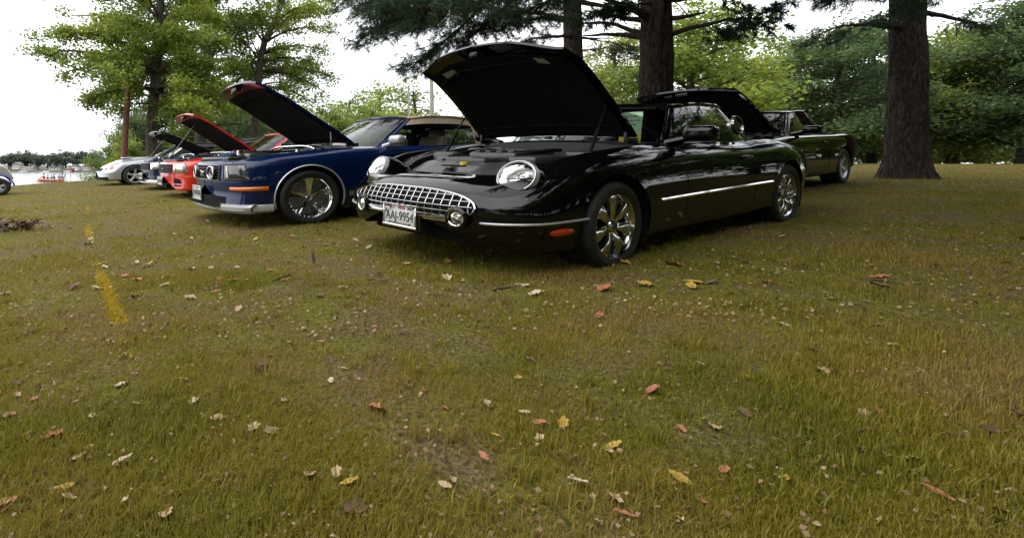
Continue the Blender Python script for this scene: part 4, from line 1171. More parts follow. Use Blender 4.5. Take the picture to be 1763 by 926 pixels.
# ------------------------------------------------------------------ trees
M_BARK = principled('grey_bark', (0.045, 0.038, 0.032), rough=0.95, base2=(0.12, 0.105, 0.09), var_scale=14, bump=1.0, bump_scale=20, spec=0.15, bump_dist=0.04, stretch=(1, 1, 0.35))
M_PINEBARK = principled('pine_bark', (0.022, 0.017, 0.014), rough=0.95, base2=(0.090, 0.072, 0.060), var_scale=24, bump=1.0, bump_scale=26, spec=0.15, bump_dist=0.06, stretch=(1, 1, 0.38))
M_LEAF_A = leaf_material('maple_leaves', [(0.060, 0.092, 0.018), (0.120, 0.175, 0.026), (0.205, 0.250, 0.034), (0.300, 0.300, 0.040)], trans=0.55)
M_LEAF_B = leaf_material('oak_leaves', [(0.036, 0.060, 0.028), (0.060, 0.100, 0.038), (0.100, 0.150, 0.048), (0.145, 0.185, 0.055)], trans=0.4)
M_LEAF_Y = leaf_material('yellowing_leaves', [(0.07, 0.11, 0.02), (0.15, 0.18, 0.03), (0.25, 0.22, 0.04), (0.30, 0.20, 0.05)], trans=0.5)
M_LEAF_F = leaf_material('hazy_far_leaves', [(0.034, 0.050, 0.034), (0.056, 0.076, 0.046), (0.080, 0.105, 0.055)], trans=0.3, patch=0.08)  # leaf colour lightened to paint in the haze of distance
M_NEEDLE = leaf_material('pine_needles', [(0.010, 0.026, 0.012), (0.020, 0.048, 0.018), (0.036, 0.075, 0.024)], trans=0.25, rough=0.45)

def leaf_mesh(name, C, size, rg, flat=0.6, jitter=0.35, cup=0.25):
    "C: leaf centres. each leaf is a folded four-point blade"
    n = len(C)
    az = rg.uniform(0, 2*np.pi, n); el = rg.normal(-0.25, 0.45, n)
    d = np.stack([np.cos(az)*np.cos(el), np.sin(az)*np.cos(el), np.sin(el)], 1)
    up = np.stack([rg.normal(0, flat, n), rg.normal(0, flat, n), np.ones(n)], 1)
    s = np.cross(d, up); s /= np.linalg.norm(s, axis=1, keepdims=True)+1e-9
    nn = np.cross(s, d)
    L = (size*rg.uniform(1-jitter, 1+jitter, n))[:, None]
    a = C - d*L*0.5; t = C + d*L*0.5
    l = C + s*L*0.42 + nn*L*cup*0.5 + d*L*0.05; r = C - s*L*0.42 + nn*L*cup*0.5 + d*L*0.05
    V = np.stack([a, l, t, r], 1).reshape(-1, 3)
    i = np.arange(n)*4
    F = np.concatenate([np.stack([i, i+1, i+2], 1), np.stack([i, i+2, i+3], 1)], 0)
    return mesh_np(name, V, F)

def bend(p0, p1, n, rg, sag=0.12, wob=0.05):
    p0 = np.array(p0); p1 = np.array(p1); Ln = np.linalg.norm(p1-p0)
    t = np.linspace(0, 1, n)[:, None]
    q = p0*(1-t)+p1*t
    q[:, 2] += sag*Ln*np.sin(np.pi*t[:, 0])
    w = np.cumsum(rg.normal(0, wob*Ln/n, (n, 3)), 0); w -= w[0]; w -= t*w[-1]*0.5
    return q+w

def leaf_points(path, rg, n, spread, start=0.25, twig=0.3):
    "leaves gathered in sprays along the outer part of a limb"
    Ln = np.linalg.norm(path[-1]-path[0]); m = len(path)
    ks = max(4, int(Ln*3.2))
    out = []; twigs = []
    per = max(3, n//ks)
    for k in range(ks):
        t = start+(1.04-start)*rg.random()**0.85
        i = min(m-2, int(t*(m-1))); f = min(1.2, t*(m-1)-i)
        p = path[i]*(1-f)+path[i+1]*f
        az = rg.uniform(0, 2*np.pi); tl = spread*(0.5+rg.random())*(1.25-0.6*t)
        e = p+np.array([np.cos(az), np.sin(az), rg.normal(-0.08, 0.22)])*tl
        twigs.append((p, e))
        u = rg.random(per)[:, None]**0.7
        c = p*(1-u)+e*u+rg.normal(0, 1, (per, 3))*np.array([0.34, 0.34, 0.24])*spread*0.6
        out.append(c)
    return np.concatenate(out), twigs

def tree(name, label, base, trunk_pts, r0, limbs, leaf_mat, bark, seed, leaf=0.13, per_m=260, cat='tree', group=None, spread=0.9, r1=0.06, sag=0.10, limb_r=0.30, bare=False):
    rg = np.random.default_rng(seed)
    base = Vector(base)
    root = empty(name, base); tag(root, label, cat, group)
    tp = [np.array(p) for p in trunk_pts]
    fx = [pchip([(i, p[k]) for i, p in enumerate(tp)]) for k in range(3)]
    tt = np.linspace(0, len(tp)-1, 18); path = np.stack([f(tt) for f in fx], 1)
    loc = np.array(base)
    rad = np.linspace(1, 0, 18)**0.8*(r0-r1)+r1
    rad[0] *= 1.35; rad[1] *= 1.1
    mb = MB(); mb.tube([Vector(p-loc) for p in path], list(rad), 14)
    mb.build('trunk', bark, root)
    br = MB(); C = []
    zs = path[:, 2]
    for (h, end, w) in limbs:
        i = int(np.clip(np.searchsorted(zs, h), 1, 16)); p0 = path[i]
        q = bend(p0, end, 9, rg, sag)
        Ln = np.linalg.norm(q[-1]-q[0]); r = min(rad[i]*limb_r*1.6, 0.018*Ln+0.02)
        br.tube([Vector(p-loc) for p in q], list(np.linspace(r, 0.010, 9)), 6, cap=False)
        pts, tw = leaf_points(q, rg, int(per_m*Ln*w), spread)
        C.append(pts)
        for a, b in tw[:]:
            br.tube([Vector(a-loc), Vector((a+b)/2-loc+np.array([0, 0, 0.04])), Vector(b-loc)], [0.012, 0.009, 0.005], 3, cap=False)
    br.build('branches', bark, root)
    C = np.concatenate(C)
    if bare:                                       # the stem shows through a gap in the leaves
        tx = np.interp(C[:, 2], path[:, 2], path[:, 0]); ty = np.interp(C[:, 2], path[:, 2], path[:, 1])
        off = np.abs(C[:, 0]/C[:, 1]-tx/ty)*ty
        gap = (C[:, 1] < ty) & (off < 0.42) & (np.sin(C[:, 2]*2.3+seed)+rg.normal(0, .35, len(C)) < 0.55)
        C = C[~gap]
    C = C-loc
    link_mesh('crown', leaf_mesh('crown', C, leaf, rg), leaf_mat, root)
    return root

def auto_limbs(path_top, base, z0, z1, n, reach, rg, w=1.0, shape=1.0):
    "limbs all round between heights z0 and z1"
    out = []
    for k in range(n):
        t = (k+0.5)/n; z = z0+(z1-z0)*t
        a = k*2.399+rg.normal(0, 0.3); L = reach*(0.55+0.45*math.sin(math.pi*min(1, 0.25+0.75*t)))*(1-0.55*t**2.2)*rg.uniform(0.75, 1.1)
        cx = base[0]+(path_top[0]-base[0])*t; cy = base[1]+(path_top[1]-base[1])*t
        out.append((z-0.18*L, np.array([cx+math.cos(a)*L, cy+math.sin(a)*L, z+rg.normal(0.0, 0.4)]), w))
    return out

def A(px, py, Y): return np.array(at(px, py, Y))
# big maple by the silver car
bA = Vector((-7.5, 20.0, gz(-7.5, 20.0)-0.1))
tA = [A(258, 300, 20), A(261, 240, 20), A(266, 160, 20), A(273, 60, 20), A(280, -60, 20), A(285, -190, 20)]
tA[0] = np.array(bA); bA = Vector(tA[0])
lA = [(4.1, A(32, 98, 18.5), 1), (4.5, A(62, 62, 19), 1.0), (5.2, A(105, 28, 20), .8), (4.0, A(95, 130, 18), .8), (3.3, A(122, 188, 19), 1), (3.2, A(165, 165, 20.5), 1), (3.6, A(150, 105, 21), 1.0), (3.6, A(185, 130, 17), 1.1),
      (3.0, A(205, 190, 19), .9), (3.4, A(225, 175, 18), .7), (3.5, A(330, 180, 17), 1.2), (3.3, A(325, 145, 17.5), .9), (4.0, A(370, 120, 18), 1.2), (4.4, A(340, 60, 17), 1.2), (4.5, A(215, 85, 18), .9), (5.0, A(200, 40, 17.5), 1.1),
      (5.2, A(315, 20, 18), .9), (5.6, A(390, 40, 19), 1.1), (6.0, A(150, -30, 19), 1), (6.2, A(235, -20, 18), .8), (6.5, A(330, -40, 17), 1), (3.4, A(385, 190, 19), 1.0), (3.2, A(300, 205, 18.5), .8), (4.8, A(260, 60, 23), 1), (4.0, A(350, 110, 23), 1), (3.6, A(200, 150, 23), 1)]
rgA = np.random.default_rng(5)
lA += [(4.6, A(245, 130, 22.5), 1), (5.0, A(225, 60, 22.5), 1), (5.4, A(180, 70, 21.5), 1), (5.8, A(290, 40, 22.5), 1), (4.8, A(330, 90, 21.5), 1), (4.2, A(300, 140, 22), 1), (5.6, A(360, 20, 21), 1), (4.9, A(140, 70, 20), .9), (4.2, A(160, 130, 19), .9), (6.4, A(200, 5, 20), 1), (5.0, A(395, 90, 20), 1)]
lA += [(3.0, A(345, 215, 18.5), 1.0), (3.4, A(395, 150, 18), 1.0), (3.3, A(360, 225, 19.5), .9), (4.4, A(320, 100, 18), .9)]
lA += auto_limbs(tA[-1], bA, 7.2, 11.0, 16, 4.6, rgA)
tree('maple_tree', 'tall maple with grey trunk and wide green crown behind the silver car', bA, tA, 0.25, lA, M_LEAF_A, M_BARK, 21, leaf=0.105, per_m=430, group='broadleaf trees by the lake', spread=0.95, bare=True)
# middle tree behind the red hood
bB = np.array([A(350, 290, 27)[0], 27, gz(A(350, 290, 27)[0], 27)-0.1]); tB = [bB, A(345, 230, 27), A(352, 150, 27), A(358, 80, 27), A(350, -60, 27), A(345, -150, 27)]
rgB = np.random.default_rng(6)
lB = auto_limbs(tB[-1], bB, 3.0, 12.5, 30, 5.4, rgB, 0.9)
tree('oak_tree', 'dark-trunked tree seen between the maple and the blue car\'s hood', bB, tB, 0.33, lB, M_LEAF_B, M_BARK, 22, leaf=0.13, per_m=330, group='broadleaf trees by the lake', spread=1.2)
# tree with forked trunk leaning right
bC = np.array([A(438, 290, 24)[0], 24, gz(A(438, 290, 24)[0], 24)-0.1]); tC = [bC, A(439, 235, 24), A(446, 130, 24), A(452, 85, 24), A(478, 25, 24), A(505, -60, 24), A(520, -150, 24)]
rgC = np.random.default_rng(8)
lC = [(5.0, A(588, 138, 23), .8), (5.5, A(570, 90, 24), .7), (6.2, A(560, 45, 24), .8), (4.2, A(560, 195, 23), .7), (3.6, A(530, 215, 22), .6), (5.2, A(400, 60, 23), 1.1), (4.6, A(395, 120, 22), 1.1), (4.0, A(410, 175, 22), 1), (4.2, A(505, 150, 23), .8), (5.6, A(525, 85, 23), .7),
      (6.5, A(530, 10, 22), .9), (6.0, A(440, 20, 21.5), 1.1), (4.6, A(540, 150, 26), .8), (5.4, A(425, 60, 23), .8), (3.7, A(490, 195, 23), .8), (6.8, A(420, -30, 23), 1), (6.6, A(585, 0, 25), .6)]
lC += [(4.8, A(420, 95, 25.5), 1), (5.6, A(480, 100, 26), .9), (6.2, A(500, 40, 25.5), .8), (4.4, A(420, 150, 25), 1), (6.0, A(400, 15, 24), 1), (5.2, A(545, 110, 24.5), .7), (4.4, A(575, 170, 25), .6)]
lC += auto_limbs(tC[-1], bC, 7.5, 11.5, 14, 4.2, rgC)
tree('leaning_tree', 'slender tree leaning right above the blue car\'s raised hood', bC, tC, 0.21, lC, M_LEAF_A, M_BARK, 23, leaf=0.10, per_m=400, group='broadleaf trees by the lake', spread=0.95, bare=True)

# background trees: one prototype of each sort, copied
def proto(name, seed, H, reach, mat, leaf, per_m, z0=0.12, n=34, r0=0.2):
    rg = np.random.default_rng(seed)
    b = np.zeros(3); t = [b, np.array([0.1, 0, H*.3]), np.array([-.1, .1, H*.6]), np.array([0.1, 0, H*.95])]
    return tree(name, 'x', b, t, r0, auto_limbs(t[-1], b, H*z0, H, n, reach, rg), mat, M_BARK, seed, leaf=leaf, per_m=per_m, spread=1.3)
P1 = proto('background_tree', 41, 7.5, 3.6, M_LEAF_B, 0.14, 270)
P2 = proto('background_tree', 42, 6.0, 3.4, M_LEAF_A, 0.14, 240)
P3 = proto('background_tree', 43, 5.0, 2.6, M_LEAF_A, 0.16, 90, z0=0.3, n=22)
P4 = proto('yellowing_tree', 44, 6.2, 3.4, M_LEAF_Y, 0.13, 190, z0=0.3, n=24, r0=0.16)
used = set()
def put(p, px, Y, s, rot, label, group='trees in the background', mat=None):
    x = (px-CX)/FPX*Y
    o = p if id(p) not in used else copy_tree(p)
    used.add(id(p))
    o.location = (x, Y, gz(x, Y)-0.1); o.rotation_euler = (0, 0, rot); o.scale = (s, s, s*rng.uniform(0.92, 1.05))
    tag(o, label, 'tree', group)
    return o
put(P1, 232, 34, 0.72, 0.4, 'low dark tree by the shore behind the reddish pole')
put(P2, 215, 31, 0.62, 1.4, 'pale green low tree at the shore just left of the maple trunk')
put(P1, 262, 36, 0.8, 4.9, 'dark low tree straight behind the maple trunk')
put(P2, 335, 35, 0.7, 3.4, 'bright green low tree behind the red hood\'s tip')
put(P1, 425, 36, 0.72, 5.6, 'dark low tree behind the forked tree\'s foot')
put(P2, 490, 37, 0.62, 0.2, 'low bright tree behind the blue hood\'s middle')
put(P1, 300, 38, 0.95, 2.0, 'dark tree behind the maple, above the navy hood')
put(P1, 385, 42, 1.0, 3.1, 'dark tree behind the red hood\'s rear edge')
put(P2, 455, 44, 0.95, 1.0, 'green tree low behind the forked leaning tree')
put(P2, 520, 46, 0.92, 4.0, 'green tree just right of the blue car\'s raised hood')
put(P2, 572, 42, 0.90, 5.0, 'round yellow-green tree above the blue car\'s windshield')
put(P3, 600, 50, 1.5, 0.3, 'darker small tree left of the pale poles, leftmost')
put(P2, 640, 46, 0.95, 2.2, 'bushy tree above the tan soft top')
put(P3, 655, 58, 1.8, 1.6, 'thin airy tree above the tan soft top')
put(P3, 712, 52, 1.7, 4.4, 'small tree right behind the thinner pale pole')
put(P2, 690, 60, 1.0, 3.3, 'low tree between the bushy tree and thin pole')
put(P2, 800, 56, 0.9, 0.9, 'tree mostly hidden behind the black roadster\'s raised hood')
put(P4, 1058, 26, 0.95, 0.8, 'yellow-green tree between the two pine trunks')
put(P4, 1012, 40, 1.05, 2.8, 'distant yellowing tree at the near pine\'s left')
put(P2, 1190, 22, 1.15, 5.2, 'bright green tree right of the thick pine trunk')
put(P2, 1270, 30, 1.1, 1.2, 'green tree behind the second-row black car')
put(P1, 1380, 34, 1.2, 0.1, 'dark tree beyond the second-row car, left of two')
put(P1, 1500, 30, 1.1, 2.7, 'dark tree beyond the second-row car, right of two')
put(P2, 1640, 27, 1.15, 3.9, 'green tree in the right background')
put(P1, 1760, 24, 1.1, 5.5, 'dark tree at the far right')
put(P1, 1440, 26, 1.0, 4.2, 'low dark tree between the second-row car and far right pine')
put(P2, 1570, 33, 1.2, 0.7, 'green tree behind the far right pine trunk')
put(P1, 1690, 34, 1.2, 1.9, 'dark tree in the right background, farther of two')
for k, (px, Y, lb) in enumerate(((1490, 40, 'low wide bush left of the far right pine trunk'), (1610, 42, 'low wide bush right of the far right pine trunk'), (1700, 40, 'low wide bush near the right edge'), (1780, 38, 'low wide bush at the right edge'), (1400, 44, 'low wide bush behind the second-row car'))):
    o = put(P2, px, Y, 0.9, k*1.1, lb); o.scale = (1.25, 1.25, 0.5)
# unseen trees round the camera, added to darken paint reflections and block sky
for i, (x, y, s) in enumerate(((-9, -10, 1.5), (-3.5, -11, 1.6), (2.5, -7.5, 1.6), (8, -6, 1.6), (12, -1.5, 1.5), (-15, -3, 1.4), (5, -13, 2.0), (13.5, 0.5, 1.2), (19, 4.5, 1.6), (24, 10, 1.6), (19, -1.0, 1.7), (31, 15, 1.8), (38, 22, 2.0), (6.8, -2.6, 1.35), (9.8, 0.2, 1.3))):
    o = copy_tree((P1, P2)[i % 2]); o.location = (x, y, gz(x, y)-0.1); o.rotation_euler = (0, 0, i*1.3); o.scale = (s, s, s)
    tag(o, ('unseen leafy tree added for reflections and shade, ' + ('first', 'second', 'third', 'fourth', 'fifth', 'sixth', 'seventh', 'eighth', 'ninth', 'tenth', 'eleventh', 'twelfth', 'thirteenth', 'fourteenth', 'fifteenth', 'sixteenth')[i] + ' one'), 'tree', 'unseen trees added for reflections and shade')

# ---- pines over the roadster
def needle_mesh(name, C, D, rg, length=0.13, per=26, wid=0.0035):
    "tufts of needles: centre C, shoot direction D"
    n = len(C); N = n*per
    c = np.repeat(C, per, 0); d = np.repeat(D, per, 0)
    r = rg.normal(0, 1, (N, 3)); r -= d*np.sum(r*d, 1, keepdims=True); r /= np.linalg.norm(r, axis=1, keepdims=True)+1e-9
    a = rg.uniform(0.25, 1.25, N)[:, None]
    v = d*np.cos(a)+r*np.sin(a)
    L = length*rg.uniform(0.7, 1.15, N)[:, None]
    base = c+d*rg.uniform(-0.06, 0.06, N)[:, None]
    s = np.cross(v, rg.normal(0, 1, (N, 3))); s /= np.linalg.norm(s, axis=1, keepdims=True)+1e-9
    tip = base+v*L; tip[:, 2] -= 0.15*L[:, 0]
    V = np.stack([base-s*wid, base+s*wid, tip], 1).reshape(-1, 3)
    return mesh_np(name, V, np.arange(N*3).reshape(-1, 3))

def pine(name, label, px, Y, dia, limbs, seed, top=13.0, auto=None, tufts=95, needle=0.15, wid=0.004, per=22):
    rg = np.random.default_rng(seed)
    x = (px-CX)/FPX*Y; b = np.array([x, Y, gz(x, Y)-0.15])
    root = empty(name, Vector(b)); tag(root, label, 'pine tree', 'tall pines behind the black roadster')
    path = [b, b+[0.02, 0, 1.2], b+[0.03, 0, 3], b+[0.0, 0.05, 6], b+[0.05, 0, top]]
    f = [pchip([(i, p[k]) for i, p in enumerate(path)]) for k in range(3)]
    tt = np.concatenate([[0, .12, .3], np.linspace(.5, 4, 23)]); P = np.stack([g(tt) for g in f], 1)
    # furrowed bark
    mb = MB(); n = 40; R = []
    for i, p in enumerate(P):
        r = dia/2*(1-0.5*(i/25))*{0: 1.75, 1: 1.28, 2: 1.1}.get(i, 1.0)
        R.append([tuple(p-b+np.array([math.cos(a), math.sin(a), 0])*r*(1+0.05*math.sin(a*13+3*math.sin(p[2]*2.1+a*2))+(0.10*math.sin(a*5+1) if i < 2 else 0)+0.025*rg.normal())) for a in np.linspace(0, 2*math.pi, n+1)])
    for row in R: row[-1] = row[0]
    mb.grid(R); mb.build('trunk', M_PINEBARK, root)
    C = []; D = []
    def limb(p0, p1, r, sag, foliage, start=0.35, dens=1.0):
        q = bend(p0, p1, 12, rg, sag, 0.07)
        l = MB(); l.tube([Vector(a-b) for a in q], list(np.linspace(r, r*0.22, 12)), 7)
        Ln = np.linalg.norm(q[-1]-q[0])
        if foliage > 0:
            ns = int(Ln*4.5*foliage)
            for k in range(ns):
                t = start+(1-start)*rg.random()**0.7; i = min(10, int(t*11)); fr = t*11-i
                p = q[i]*(1-fr)+q[i+1]*fr
                ax = q[i+1]-q[i]; ax /= np.linalg.norm(ax)
                sd = np.cross(ax, [0, 0, 1.0])*rg.choice([-1, 1]); 
                v = ax*rg.uniform(0.3, 0.9)+sd*rg.uniform(0.4, 1.0)+np.array([0, 0, rg.normal(-0.05, 0.22)]); v /= np.linalg.norm(v)
                tl = rg.uniform(0.35, 0.95)*(1.15-0.4*t)
                e = p+v*tl; e[2] -= 0.10*tl
                l.tube([Vector(p-b), Vector((p+e)/2-b+np.array([0, 0, 0.02])), Vector(e-b)], [0.011, 0.008, 0.004], 3, cap=False)
                m = int(tufts*tl*dens/ (1.0)/6)
                for j in range(m):
                    u = 0.25+0.75*rg.random()
                    cc = p*(1-u)+e*u+rg.normal(0, 0.09, 3)*np.array([1, 1, .7]); w = v+rg.normal(0, 0.5, 3); w /= np.linalg.norm(w)
                    C.append(cc); D.append(w)
        l.build('limb', M_PINEBARK, root)
    for (z0, end, r, fol, sag, start) in limbs:
        k = int(np.argmin(abs(P[:, 2]-z0))); limb(P[k], end, r, sag, fol, start)
    for p0, p1, r, fol, sag in (auto or []):
        k = int(np.argmin(abs(P[:, 2]-p0))); limb(P[k], p1, r, sag, fol, 0.22)
    if C:
        C = np.array(C)-b; D = np.array(D)
        link_mesh('needles', needle_mesh('needles', C, D, rg, length=needle, per=per, wid=wid), M_NEEDLE, root)
    return root
def ring_limbs(cx, cy, z0, z1, n, reach, seed, fol=1.0):
    rg = np.random.default_rng(seed); out = []
    for k in range(n):
        z = z0+(z1-z0)*(k+.5)/n; a = k*2.399+seed; L = reach*(1-0.45*k/n)*rg.uniform(.8, 1.1)
        out.append((z, np.array([cx+math.cos(a)*L, cy+math.sin(a)*L, z+rg.normal(.3, .4)]), 0.06, fol, 0.04))
    return out
Y1, Y2 = 13.0, 10.0
x1, x2 = (985-CX)/FPX*Y1, (1127-CX)/FPX*Y2
def limb_to(pts): return pts
pine('pine_tree', 'pine with bare trunk right behind the black roadster\'s raised hood', 985, Y1, 0.60, [
    (4.4, A(868, 18, 10.5), 0.06, 0.25, 0.02, 0.5), (4.1, A(862, 47, 10.0), 0.055, 0.3, 0.03, 0.5), (5.0, A(790, 60, 8.6), 0.09, 1.5, 0.05, 0.45), (5.4, A(640, 62, 8.2), 0.09, 2.0, 0.05, 0.42), (5.6, A(650, 15, 8.0), 0.09, 2.3, 0.05, 0.4),
    (5.8, A(700, 35, 7.6), 0.09, 2.3, 0.05, 0.4), (5.6, A(720, 105, 8.4), 0.07, 1.4, 0.03, 0.6), (5.9, A(760, 10, 7.2), 0.09, 2.2, 0.05, 0.35), (6.2, A(610, 5, 8.6), 0.09, 1.6, 0.05, 0.5), (6.3, A(690, -30, 7.6), 0.08, 2.2, 0.04, 0.35), (6.1, A(830, 5, 7.4), 0.08, 1.7, 0.04, 0.35), (4.7, A(900, 42, 9.0), 0.06, 0.9, 0.03, 0.4),
    (3.9, A(1046, 68, 12.6), 0.045, 0.0, -0.04, 1), (4.6, A(1100, 18, 11.6), 0.075, 0.0, 0.0, 1), (4.0, A(880, 70, 11), 0.05, 0.8, 0.03, 0.3), (3.6, A(1055, 81, 12), 0.03, 0.9, 0.0, 0.5), (5.2, A(930, 25, 9), 0.06, .8, 0.05, 0.3), (3.75, A(1078, 76, 12), 0.03, 1.2, 0.0, 0.4)], 61,
    auto=ring_limbs(x1, Y1, 6.6, 12.5, 20, 5.0, 3, 1.3))
pine('pine_tree', 'thick furrowed pine trunk at right behind the black roadster', 1127, Y2, 0.70, [
    (3.0, A(1004, 62, 11.2), 0.075, 0.0, 0.03, 1), (3.3, A(1008, 18, 11.0), 0.07, 0.0, -0.02, 1), (3.5, A(1030, -5, 9.4), 0.10, 0.0, 0.02, 1), (3.15, A(985, 45, 11.8), 0.06, 0.2, 0.08, .7), (3.25, A(1215, 22, 9.4), 0.075, 0.2, 0.0, .7), (3.6, A(1230, -8, 9.0), 0.07, 0.4, 0.0, .6), (2.9, A(1300, 30, 9.0), 0.06, 1.2, 0.06, .5),
    (3.9, A(1400, -40, 7.5), 0.08, 1.5, 0.05, .4), (3.8, A(1040, 20, 8.8), 0.03, 1.0, 0.0, .5)], 62,
    auto=ring_limbs(x2, Y2, 4.6, 11.5, 26, 5.6, 4, 1.5)+[(5.0, np.array([1.5, 3.2, 4.9]), .08, 4.0, .05), (5.4, np.array([3.2, 2.6, 5.2]), .08, 4.0, .05), (5.8, np.array([0.3, 4.6, 5.4]), .08, 3.0, .05), (5.2, np.array([4.6, 3.4, 5.0]), .08, 4.0, .05), (5.0, np.array([2.6, 4.8, 4.8]), .08, 4.0, .05),
                                                       (5.6, np.array([5.5, 4.6, 5.2]), .08, 4.0, .05), (6.2, np.array([1.2, 1.2, 5.6]), .08, 4.0, .05), (6.4, np.array([3.8, 0.4, 6.4]), .08, 4.0, .05), (6.0, np.array([6.6, 2.0, 6.0]), .08, 4.0, .05), (5.2, np.array([3.6, 3.0, 4.6]), .08, 5.0, .05), (5.4, np.array([5.0, 1.6, 5.0]), .08, 5.0, .05), (5.6, np.array([2.4, 1.6, 5.2]), .08, 5.0, .05), (5.2, np.array([4.6, 5.2, 4.6]), .08, 5.0, .05), (5.2, np.array([7.2, 4.0, 5.0]), .08, 5.0, .05), (6.6, np.array([3.0, -1.0, 6.2]), .08, 4.0, .05), (6.0, np.array([5.2, -0.6, 5.6]), .08, 5.0, .05), (6.2, np.array([4.0, 1.4, 5.8]), .08, 5.0, .05), (6.4, np.array([7.6, 1.0, 6.0]), .08, 5.0, .05)], wid=0.0085, per=30, needle=0.17)  # unseen overhead limbs added and needles widened to deepen the shade below
pine('pine_tree', 'pine trunk standing far right beyond the second-row car', 1560, 9.5, 0.62, [
    (3.2, A(1450, 40, 9.0), 0.06, 1.0, 0.03, .5), (3.4, A(1700, 50, 9.0), 0.06, 1.2, 0.03, .4), (3.8, A(1620, -10, 7.0), 0.07, 1.6, 0.04, .3), (3.9, A(1480, -30, 7.0), 0.07, 1.6, 0.04, .3)], 63,
    auto=ring_limbs((1560-CX)/FPX*9.5, 9.5, 4.4, 11.0, 18, 5.4, 5, 1.5))

# ------------------------------------------------------------------ ground, lake, lawn
def ground_material():
    m = bpy.data.materials.new('lawn_soil'); m.use_nodes = True
    n, l = m.node_tree.nodes, m.node_tree.links; b = n['Principled BSDF']
    tc = n.new('ShaderNodeTexCoord')
    def noise(scale, det=6):
        t = n.new('ShaderNodeTexNoise'); t.inputs['Scale'].default_value = scale; t.inputs['Detail'].default_value = det
        l.new(tc.outputs['Object'], t.inputs['Vector']); return t
    big, mid, fine = noise(0.55, 4), noise(4.5), noise(60)
    def ramp(src, p0, c0, p1, c1):
        r = n.new('ShaderNodeValToRGB'); e = r.color_ramp.elements
        e[0].position = p0; e[0].color = c0+(1,); e[1].position = p1; e[1].color = c1+(1,)
        l.new(src.outputs[0], r.inputs[0]); return r
    green = ramp(fine, .35, (.075, .074, .010), .65, (.185, .165, .026))
    brown = ramp(fine, .35, (.075, .055, .026), .65, (.185, .135, .068))
    ad = n.new('ShaderNodeMath'); ad.operation = 'ADD'; l.new(big.outputs[0], ad.inputs[0]); l.new(mid.outputs[0], ad.inputs[1])
    r = n.new('ShaderNodeValToRGB'); r.color_ramp.elements[0].position = 0.90; r.color_ramp.elements[1].position = 1.12
    hf = n.new('ShaderNodeMath'); hf.operation = 'MULTIPLY'; hf.inputs[1].default_value = 1.0
    l.new(ad.outputs[0], hf.inputs[0]); 
    mr = n.new('ShaderNodeMapRange'); mr.inputs['From Min'].default_value = 0.85; mr.inputs['From Max'].default_value = 1.2
    l.new(hf.outputs[0], mr.inputs['Value'])
    mx = n.new('ShaderNodeMixRGB'); l.new(mr.outputs[0], mx.inputs[0]); l.new(green.outputs[0], mx.inputs[1]); l.new(brown.outputs[0], mx.inputs[2])
    l.new(mx.outputs[0], b.inputs['Base Color']); b.inputs['Roughness'].default_value = 0.95; b.inputs['Specular IOR Level'].default_value = 0.15
    bp = n.new('ShaderNodeBump'); bp.inputs['Strength'].default_value = 0.9; bp.inputs['Distance'].default_value = 0.03
    l.new(fine.outputs[0], bp.inputs['Height']); l.new(bp.outputs[0], b.inputs['Normal'])
    return m
M_GROUND = ground_material()
def axis(pts):
    out = []
    for a, b, s in pts: out += list(np.arange(a, b, s))
    return np.array(out+[pts[-1][1]])
gx = axis([(-1500, -200, 130), (-200, -60, 14), (-60, -20, 2), (-20, -6, .4), (-6, 8, .2), (8, 20, .8), (20, 60, 5), (60, 300, 40), (300, 1500, 200)])
gy = axis([(-60, -10, 5), (-10, -1, .8), (-1, 8, .2), (8, 30, .4), (30, 80, 2.5), (80, 400, 40)])
XX, YY = np.meshgrid(gx, gy)
ZZ = ground_z(XX, YY)+NP.normal(0, 0.006, XX.shape)
V = np.stack([XX, YY, ZZ], 2).reshape(-1, 3); nx = len(gx)
ii, jj = np.meshgrid(np.arange(len(gy)-1), np.arange(nx-1), indexing='ij'); q = (ii*nx+jj).ravel()
ground = link_mesh('ground', mesh_np('ground', V, np.stack([q, q+1, q+nx+1, q+nx], 1), True), M_GROUND); tag(ground, kind='structure')
M_WATER = principled('lake_water', (0.05, 0.065, 0.07), rough=0.15, spec=1.0, ior=1.5, var=0.1, var_scale=0.05, bump=1.0, bump_scale=1.2, bump_dist=0.10)
lk = mesh_np('lake', np.array([(-1600, -60, LAKE_Z), (1500, -60, LAKE_Z), (1500, 1400, LAKE_Z), (-1600, 1400, LAKE_Z)]), np.array([[0, 1, 2, 3]]))
lake = link_mesh('lake', lk, M_WATER); tag(lake, kind='structure')

# grass blades
M_GRASS = leaf_material('grass_blades', [(0.095, 0.105, 0.009), (0.180, 0.170, 0.014), (0.250, 0.210, 0.022), (0.27, 0.190, 0.045), (0.34, 0.24, 0.11)], trans=0.3, rough=0.6, patch=1.1)
M_YPAINT = leaf_material('yellow_sprayed_blades', [(0.30, 0.22, 0.02), (0.44, 0.32, 0.02), (0.52, 0.37, 0.03)], trans=0.2, rough=0.6, patch=2)
def blades(n, y0, y1, h, w, rg, pw=1.0, xpad=0.3):
    u = rg.random(n)
    Y = y0*(y1/y0)**(u**pw)
    a0, a1 = (-30-CX)/FPX, (1790-CX)/FPX
    X = Y*(a0+(a1-a0)*rg.random(n))+rg.normal(0, xpad*0.1, n)
    return X, Y, h*rg.uniform(.5, 1.25, n), w*rg.uniform(.7, 1.3, n)
def clumpy(X, Y, rg):
    f = np.sin(X*3.1+1.7*np.sin(Y*2.3))*np.sin(Y*3.7+1.3*np.sin(X*2.9))+0.5*np.sin(X*9.3+Y*7.1)
    return rg.random(len(X)) < 0.60+0.42*f
